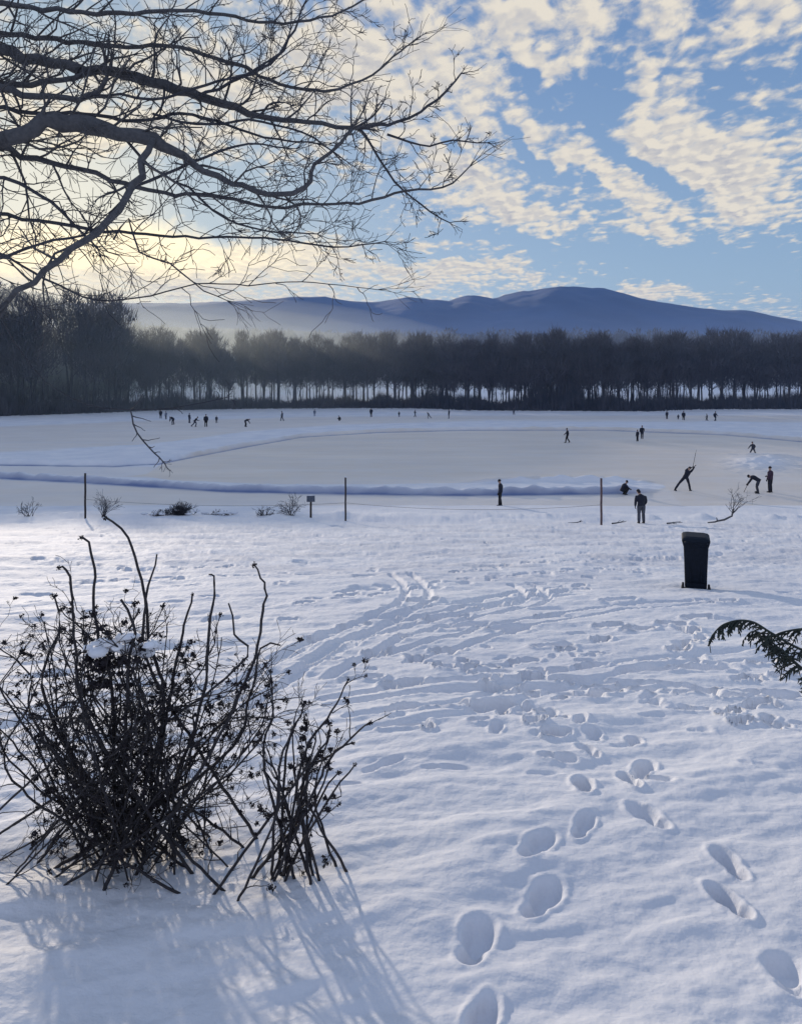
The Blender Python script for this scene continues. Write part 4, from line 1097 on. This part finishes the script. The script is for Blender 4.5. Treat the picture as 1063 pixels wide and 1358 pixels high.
rb = random.Random(5)
bx_, by_ = -1.35, 3.75
BO = Vector((bx_, by_, gz(bx_, by_)))
big = empty('rose_bush', BO)
mb = MB(); tips = []
def bs(d=None):
    q = Vector((rb.gauss(bx_, 0.32), rb.gauss(by_, 0.16), 0)); q.z = gz(q.x, q.y) - 0.05; return q
named = [([(215, 960), (198, 848), (194, 801), (179, 740), (161, 702), (140, 686)], (5, 2.6)),
         ([(120, 960), (100, 862), (95, 782), (88, 756), (78, 753)], (4.6, 2.6)),
         ([(150, 930), (127, 825), (125, 754), (118, 719), (107, 713)], (4.6, 2.6)),
         ([(205, 900), (194, 796), (202, 765), (208, 735)], (5, 2)),
         ([(265, 940), (276, 840), (284, 790), (283, 765), (277, 762)], (5, 2)),
         ([(300, 960), (342, 857), (350, 800), (353, 782), (345, 765), (337, 749)], (5, 2)),
         ([(230, 900), (245, 830), (255, 788)], (5, 2.4)),
         ([(60, 930), (80, 830), (72, 790)], (5, 2)),
         ([(290, 1010), (330, 930), (345, 860), (372, 856)], (5, 2)),
         ([(170, 900), (180, 830), (160, 795)], (5, 3)),
         ([(300, 900), (310, 840), (303, 800)], (4, 2))]
named = named
for pix, w in named:
    bush_stem(mb, tips, pix, w, rb.uniform(3.5, 3.9), rb, 0.8, bs())
for k in range(62):
    u = rb.uniform(-30, 385); v = rb.uniform(805, 960) if k < 50 else rb.uniform(795, 850)
    if k >= 50: u = rb.uniform(20, 280)
    if u > 300: v = rb.uniform(870, 960)
    m1 = (bx_ / by_ * F + CX)
    mu = m1 + (u - m1) * 0.6 + rb.gauss(0, 35); mv = rb.uniform(960, 1050)
    bush_stem(mb, tips, [(mu, mv), ((mu + u) / 2 + rb.gauss(0, 22), (mv + v) / 2 - 15 + rb.gauss(0, 10)), (u, v)], (rb.uniform(2.2, 3.8), 1.3), rb.uniform(3.4, 4.1), rb, 1.6, bs())
mb.build('stems', M['bush'], big)
mb = MB()
for q, d in tips:
    if rb.random() < (0.11 if d is not None else 0.7): petals(mb, q, 34, rb.uniform(0.010, 0.022), rb)
for u, v, r_, n_ in ((135, 880, 0.085, 420), (175, 872, 0.075, 360), (112, 886, 0.07, 300), (205, 852, 0.04, 140), (237, 925, 0.06, 280), (225, 942, 0.045, 180), (250, 905, 0.045, 160), (312, 892, 0.055, 240), (327, 883, 0.03, 90), (275, 952, 0.06, 260), (296, 945, 0.04, 130), (35, 895, 0.04, 140), (120, 833, 0.03, 90), (150, 903, 0.06, 220)):
    c = at(u, v, rb.uniform(3.5, 3.8)) - BO
    for k in range(9):
        petals(mb, c + Vector([rb.gauss(0, r_ * 0.6), rb.gauss(0, r_ * 0.6), rb.gauss(0, r_ * 0.95)]), n_ // 14, r_ * 0.4, rb)
mb.build('withered_heads', M['seed'], big, False)
mb = MB()
for k in range(24):
    uu = rb.uniform(112, 208); vv = rb.uniform(-9, 9) + 872 - 20 * math.sin((uu - 100) / 120 * 3.1) * rb.uniform(0.4, 1) - (uu - 112) * 0.10
    a_ = rb.uniform(0.010, 0.036)
    mb.lump(at(uu, vv, rb.uniform(3.48, 3.62)) - BO, (a_ * 1.4, a_ * 1.2, a_ * 0.7), 10, 0.18)
mb.build('snow_clump', M['snow_bright'], big)
tag(big, 'large tangled leafless bush with withered heads and a lump of snow, bottom left', 'bush')

rb = random.Random(9)
bx_, by_ = -0.50, 3.55
BO = Vector((bx_, by_, gz(bx_, by_)))
sm = empty('rose_bush', BO); mb = MB(); tips = []
for pix in ([(400, 1010), (425, 965), (440, 945), (450, 925), (462, 901)], [(430, 1020), (455, 990), (475, 970), (491, 958)], [(380, 1000), (398, 950), (404, 932)], [(410, 1020), (432, 985), (436, 958)], [(350, 1010), (362, 950), (360, 905)],
            [(400, 1040), (440, 1000), (468, 985)], [(370, 1020), (385, 975), (390, 955)], [(390, 1040), (415, 1000), (418, 968)]):
    bush_stem(mb, tips, pix, (4.4, 1.8), rb.uniform(3.3, 3.7), rb, 1.1, tw=0.5, base= Vector((rb.gauss(bx_, 0.16), rb.gauss(by_, 0.10), BO.z - 0.05)))
for k in range(14):
    u = rb.uniform(340, 475); v = rb.uniform(965, 1030)
    bush_stem(mb, tips, [((u + 400) / 2, 1060), (u, v)], (4.2, 1.8), rb.uniform(3.3, 3.8), rb, 1.1, tw=0.5, base=Vector((rb.gauss(bx_, 0.16), rb.gauss(by_, 0.10), BO.z - 0.05)))
mb.build('stems', M['bush'], sm)
mb = MB()
for q, d in tips:
    if rb.random() < (0.14 if d is not None else 0.8): petals(mb, q, 34, rb.uniform(0.010, 0.022), rb)
mb.build('withered_heads', M['seed'], sm, False)
tag(sm, 'smaller leafless bush with withered heads growing right of the large bush', 'bush')

# ---------------------------------------------------------------- evergreen spray, right
rc = random.Random(14)
cx_, cy_ = 2.15, 3.3
CO = Vector((cx_, cy_, gz(cx_, cy_)))
con = empty('evergreen_shrub', CO)
mb = MB(); mb.tube([Vector((0, 0, -0.1)), Vector((0.02, 0, 0.5)), Vector((-0.02, 0.02, 1.0)), Vector((0.02, 0, 1.6))], [0.05, 0.045, 0.035, 0.02], 9); mb.build('trunk', M['bark'], con)
def spray(pix, dep, seed, w=3, name='sprig', n=1.0):
    rnd = random.Random(seed); P = [at(u, v, dep) - CO for u, v in pix]; mb = MB(); pts = []
    for i in range(len(P) - 1):
        p0 = P[max(i - 1, 0)]; p1 = P[i]; p2 = P[i + 1]; p3 = P[min(i + 2, len(P) - 1)]
        for k in range(10):
            f = k / 10; pts.append(0.5 * ((2 * p1) + (p2 - p0) * f + (2 * p0 - 5 * p1 + 4 * p2 - p3) * f * f + (3 * p1 - p0 - 3 * p2 + p3) * f ** 3))
    pts.append(P[-1]); m = len(pts)
    mb.tube(pts, np.linspace(w / 2 / F * dep, 0.0015, m), 5)
    for i in range(0, m - 1):
        t = i / m
        if t > 0.8 and rnd.random() < 0.75: continue
        if rnd.random() > 0.85 * n: continue
        dd = (pts[i + 1] - pts[i]).normalized()
        L_ = rnd.uniform(0.025, 0.12) * (1.15 - t)
        nd = (dd * 0.8 + Vector((rnd.gauss(-0.1, .35), rnd.gauss(0, .35), -rnd.uniform(0.15, 0.9)))).normalized()
        q = pts[i]; sub = [q]
        for s_ in range(6):
            nd = (nd + Vector((0, 0, -0.13))).normalized(); sub.append(sub[-1] + nd * L_ / 6)
        mb.tube(sub, [0.0028, 0.0032, 0.0032, 0.003, 0.0025, 0.002, 0.001], 4, False)
        for s_ in range(1, 6):
            for z_ in (-1, 1):
                sidev = nd.cross(Vector((rnd.gauss(0, .4), 1, rnd.gauss(0, .4)))).normalized() * z_
                e = sub[s_] + (nd * rnd.uniform(0.3, 1.2) + sidev * rnd.uniform(0.2, 0.9) + Vector((0, 0, rnd.gauss(0, 0.3)))) * L_ * rnd.uniform(0.10, 0.34)
                mb.tube([sub[s_], (sub[s_] + e) / 2, e], [0.0022, 0.0028, 0.0008], 4, False)
    mb.build(name, M['needle'], con)
spray([(1120, 880), (1063, 862), (1023, 840), (1000, 826), (980, 823), (960, 828), (948, 838), (941, 850), (942, 866)], 3.0, 1, 4)
spray([(1130, 900), (1070, 890), (1035, 862), (1012, 842), (996, 838), (985, 850)], 3.05, 2, 4)
spray([(1130, 925), (1075, 895), (1045, 870), (1030, 858), (1020, 866)], 2.95, 3, 4)
spray([(1130, 850), (1080, 835), (1040, 838), (1015, 850), (1002, 862)], 3.1, 5, 4)
mb = MB()
for q in ((1120, 880), (1130, 900), (1130, 925), (1130, 850)):
    e = at(q[0], q[1], 3.02) - CO; mb.tube([Vector((0.0, 0, e.z + 0.05)), e * 0.5 + Vector((0, 0, e.z * 0.5 + 0.04)), e], [0.02, 0.01, 0.006], 6)
mb.build('boughs', M['bark'], con)
tag(con, 'dark evergreen sprigs arching in from the right below the rubbish bin', 'shrub')

# ---------------------------------------------------------------- haze
def haze_mat(name, dens, col, an):
    m = bpy.data.materials.new(name); m.use_nodes = True; nt = m.node_tree; nt.nodes.clear()
    out = nt.nodes.new('ShaderNodeOutputMaterial'); v = nt.nodes.new('ShaderNodeVolumePrincipled')
    v.inputs['Density'].default_value = dens; v.inputs['Color'].default_value = (*col, 1); v.inputs['Anisotropy'].default_value = an
    nt.links.new(v.outputs[0], out.inputs['Volume'])
    return m
mb = MB(); mb.box((0, 2700, 130), (5200, 2630, 170)); 
hz_ = mb.build('valley_haze', haze_mat('valley_haze', 0.00005, (0.34, 0.58, 1.0), 0.1), None, False); tag(hz_, kind='structure')
for k in range(6):
    f_ = 0.40 + 0.12 * k
    mb = MB(); mb.lump((-88, 188, 10), (112 * f_, 70 * min(f_, 0.95), 19 * f_), 40)
    tag(mb.build('mist_bank', haze_mat('mist', 0.0022, (0.80, 0.84, 0.74), 0.45)), kind='structure')
mb = MB(); mb.box((0, 215, 12), (420, 100, 12))
tag(mb.build('shore_haze', haze_mat('shore_haze', 0.0010, (0.50, 0.64, 0.92), 0.15), None, False), kind='structure')

# ---------------------------------------------------------------- sun and sky
SUN_AZ = R(-25.0)       # left of straight ahead
SUN_EL = R(10.0)
sdir = Vector((math.sin(SUN_AZ) * math.cos(SUN_EL), math.cos(SUN_AZ) * math.cos(SUN_EL), math.sin(SUN_EL)))
sl = bpy.data.lights.new('sun', 'SUN'); sl.energy = 3.05; sl.angle = R(1.2); sl.color = (1.0, 0.86, 0.70)
so = bpy.data.objects.new('sun', sl); link(so); so.location = (-20, 40, 30)
so.rotation_euler = sdir.to_track_quat('Z', 'Y').to_euler()

w = bpy.data.worlds.new('World'); sc.world = w; w.use_nodes = True
nt = w.node_tree; N = nt.nodes; L = nt.links
bg = N['Background']
def math_(op, a, b=None, c=None, clamp=False):
    n = N.new('ShaderNodeMath'); n.operation = op; n.use_clamp = clamp
    for i, x in enumerate((a, b, c)):
        if x is None: continue
        if isinstance(x, (int, float)): n.inputs[i].default_value = x
        else: L.new(x, n.inputs[i])
    return n.outputs[0]
def maprange(x, a, b, c, d, kind='SMOOTHSTEP'):
    n = N.new('ShaderNodeMapRange'); n.interpolation_type = kind
    L.new(x, n.inputs['Value'])
    for k, q in zip(('From Min', 'From Max', 'To Min', 'To Max'), (a, b, c, d)): n.inputs[k].default_value = q
    return n.outputs['Result']
def combine(x, y, z=0.0):
    n = N.new('ShaderNodeCombineXYZ')
    for i, q in enumerate((x, y, z)):
        if isinstance(q, (int, float)): n.inputs[i].default_value = q
        else: L.new(q, n.inputs[i])
    return n.outputs[0]
def mixc(f, a, b, mode='MIX'):
    n = N.new('ShaderNodeMixRGB'); n.blend_type = mode
    for i, x in enumerate((f, a, b)):
        if isinstance(x, (int, float)): n.inputs[i].default_value = x
        elif isinstance(x, tuple): n.inputs[i].default_value = (*x, 1)
        else: L.new(x, n.inputs[i])
    return n.outputs[0]
def noise(vec, scale, detail=5, rough=0.55, dist=0.0):
    n = N.new('ShaderNodeTexNoise'); n.inputs['Scale'].default_value = scale; n.inputs['Detail'].default_value = detail
    n.inputs['Roughness'].default_value = rough; n.inputs['Distortion'].default_value = dist
    L.new(vec, n.inputs['Vector']); return n.outputs['Fac']
tc = N.new('ShaderNodeTexCoord'); sp = N.new('ShaderNodeSeparateXYZ'); L.new(tc.outputs['Generated'], sp.inputs[0])
dx, dy, dz = sp.outputs
sky = N.new('ShaderNodeTexSky'); sky.sky_type = 'NISHITA'; sky.sun_disc = False
sky.sun_elevation = SUN_EL; sky.sun_rotation = SUN_AZ % (2 * math.pi); sky.altitude = 300
sky.air_density = 1.0; sky.dust_density = 1.0; sky.ozone_density = 2.0
dyc = math_('MAXIMUM', math_('ABSOLUTE', dy), 0.08)
ga = math_('DIVIDE', dx, dyc); gb = math_('DIVIDE', dz, dyc)      # direction as slopes: right of, and above, straight ahead
warp = noise(tc.outputs['Generated'], 7.0, 3)
warp2 = noise(tc.outputs['Generated'], 26.0, 4)
gw = combine(math_('ADD', ga, math_('MULTIPLY', math_('SUBTRACT', warp, 0.5), 0.14)), math_('ADD', gb, math_('ADD', math_('MULTIPLY', math_('SUBTRACT', warp, 0.5), 0.08), math_('MULTIPLY', math_('SUBTRACT', warp2, 0.5), 0.05))))
def blob(u, v, ru, rv, deg, wgt):
    mp = N.new('ShaderNodeMapping'); mp.vector_type = 'TEXTURE'
    mp.inputs['Location'].default_value = ((u - CX) / F, (CY - v) / F, 0)
    mp.inputs['Rotation'].default_value = (0, 0, R(-deg))
    mp.inputs['Scale'].default_value = (ru / F, rv / F, 1)
    L.new(gw, mp.inputs['Vector'])
    ln = N.new('ShaderNodeVectorMath'); ln.operation = 'LENGTH'; L.new(mp.outputs[0], ln.inputs[0])
    return maprange(ln.outputs['Value'], 0.25, 1.35, wgt, 0.0)
cov = None
# (u, v, half length, half width, degrees downwards to the right, weight)
for b in ((655, 262, 175, 38, 27, 0.50), (795, 225, 130, 30, 33, 0.50), (900, 195, 150, 62, 48, 0.42), (985, 240, 90, 85, 60, 0.45), (560, 130, 170, 90, 20, 0.30),
          (420, 110, 300, 70, 0, 0.22), (600, 325, 130, 11, 14, 0.42), (570, 362, 130, 20, -3, 0.50), (690, 372, 60, 8, -4, 0.3), (895, 384, 95, 15, -6, 0.50), (740, 95, 80, 26, 25, 0.4), (770, 345, 55, 9, 15, 0.35), (880, 305, 60, 12, 20, 0.34),
          (200, 345, 260, 38, 0, 0.55), (240, 385, 240, 16, 0, 0.35), (330, 345, 170, 22, 3, 0.3), (150, 130, 260, 90, 0, 0.24), (230, 190, 220, 30, 5, 0.25), (760, 20, 500, 70, 0, 0.25),
          (880, 350, 290, 30, 8, -0.62), (620, 338, 90, 10, 10, -0.5), (728, 205, 90, 14, 38, -0.65), (890, 235, 110, 17, 33, -0.62), (786, 125, 55, 34, 40, -0.62), (700, 105, 60, 14, 25, -0.35), (1000, 330, 90, 40, 0, -0.35), (600, 200, 60, 10, 25, -0.4),
          (200, 255, 300, 46, 3, -0.62), (470, 300, 110, 22, 10, -0.45), (945, 120, 40, 22, 30, -0.25), (860, 80, 30, 18, 0, -0.2)):
    q = blob(*b); cov = q if cov is None else math_('ADD', cov, q)
den = math_('ADD', math_('MAXIMUM', dz, 0.0), 0.13)
pl = combine(math_('DIVIDE', dx, den), math_('DIVIDE', dy, den))
mp = N.new('ShaderNodeMapping'); mp.inputs['Rotation'].default_value = (0, 0, R(18)); mp.inputs['Scale'].default_value = (1.25, 0.85, 1); L.new(pl, mp.inputs[0])
c1 = noise(mp.outputs[0], 9.5, 6, 0.56, 0.25)
sh = N.new('ShaderNodeMapping'); sh.inputs['Location'].default_value = (0.020, -0.028, 0); L.new(mp.outputs[0], sh.inputs[0])
c2 = noise(sh.outputs[0], 9.5, 4, 0.5, 0.25)
def puffs(vec):
    wv = N.new('ShaderNodeVectorMath'); wv.operation = 'ADD'; L.new(vec, wv.inputs[0])
    sc_ = N.new('ShaderNodeVectorMath'); sc_.operation = 'SCALE'; sc_.inputs['Scale'].default_value = 0.05
    nn = N.new('ShaderNodeTexNoise'); nn.inputs['Scale'].default_value = 18; nn.inputs['Detail'].default_value = 3; L.new(vec, nn.inputs['Vector'])
    L.new(nn.outputs['Color'], sc_.inputs[0]); L.new(sc_.outputs[0], wv.inputs[1])
    v = N.new('ShaderNodeTexVoronoi'); v.feature = 'SMOOTH_F1'; v.inputs['Scale'].default_value = 17; v.inputs['Smoothness'].default_value = 0.35; v.inputs['Randomness'].default_value = 0.9
    L.new(wv.outputs[0], v.inputs['Vector']); return math_('SUBTRACT', 1.0, v.outputs['Distance'])
c1 = math_('ADD', math_('MULTIPLY', c1, 0.80), math_('MULTIPLY', puffs(mp.outputs[0]), 0.20))
c2 = math_('ADD', math_('MULTIPLY', c2, 0.80), math_('MULTIPLY', puffs(sh.outputs[0]), 0.20))
big_ = noise(mp.outputs[0], 2.6, 3, 0.5)
fine = noise(mp.outputs[0], 38, 4, 0.6)
dens = math_('ADD', math_('ADD', cov, math_('MULTIPLY', math_('SUBTRACT', c1, 0.5), 2.3)), math_('ADD', math_('MULTIPLY', math_('SUBTRACT', big_, 0.5), 0.5), math_('MULTIPLY', math_('SUBTRACT', fine, 0.5), 0.35)))
alpha = maprange(dens, -0.10, 0.46, 0.0, 1.0)
thick = maprange(dens, 0.25, 1.0, 0.0, 1.0)
relief = maprange(math_('SUBTRACT', c1, c2), -0.09, 0.10, 0.0, 1.0)
# angle to the sun
dt = N.new('ShaderNodeVectorMath'); dt.operation = 'DOT_PRODUCT'; L.new(tc.outputs['Generated'], dt.inputs[0]); dt.inputs[1].default_value = tuple(sdir)
near = maprange(dt.outputs['Value'], 0.84, 1.0, 0.0, 0.9); near = math_('POWER', near, 2.0)
core = math_('MAXIMUM', maprange(dt.outputs['Value'], 0.985, 1.0, 0.0, 0.45), math_('MULTIPLY', blob(110, 330, 300, 36, 2, 1.3), maprange(dy, 0.0, 0.3, 0.0, 1.0)), None, True)
elev = maprange(dz, 0.02, 0.42, 0.0, 1.0, 'LINEAR')
nsky = mixc(1.0, sky.outputs['Color'], (0.085, 0.085, 0.085), 'MULTIPLY')
blue = mixc(elev, (0.36, 0.52, 0.72), (0.17, 0.31, 0.60))
base = mixc(0.72, nsky, blue)
base = mixc(math_('MULTIPLY', near, 0.75), base, (0.52, 0.62, 0.63))
lit = mixc(near, (0.80, 0.74, 0.64), (0.88, 0.81, 0.67))
shad = mixc(near, (0.38, 0.41, 0.50), (0.36, 0.38, 0.44))
grey = math_('MULTIPLY', math_('SUBTRACT', 1.0, relief), math_('ADD', 0.30, math_('MULTIPLY', thick, 0.65)))
cloud = mixc(grey, lit, shad)
back = maprange(dy, -0.3, 0.25, 1.0, 0.0)  # unseen sky behind the camera, its colours set as fill light
base = mixc(back, base, (0.30, 0.40, 0.62))
cloud = mixc(back, cloud, (0.72, 0.72, 0.76))
col = mixc(alpha, base, cloud)
col = mixc(math_('MULTIPLY', core, 0.72), col, (1.55, 1.30, 0.82))
col = mixc(1.0, col, (10.0, 10.0, 10.0), 'MULTIPLY')
L.new(col, bg.inputs['Color']); bg.inputs['Strength'].default_value = 0.1
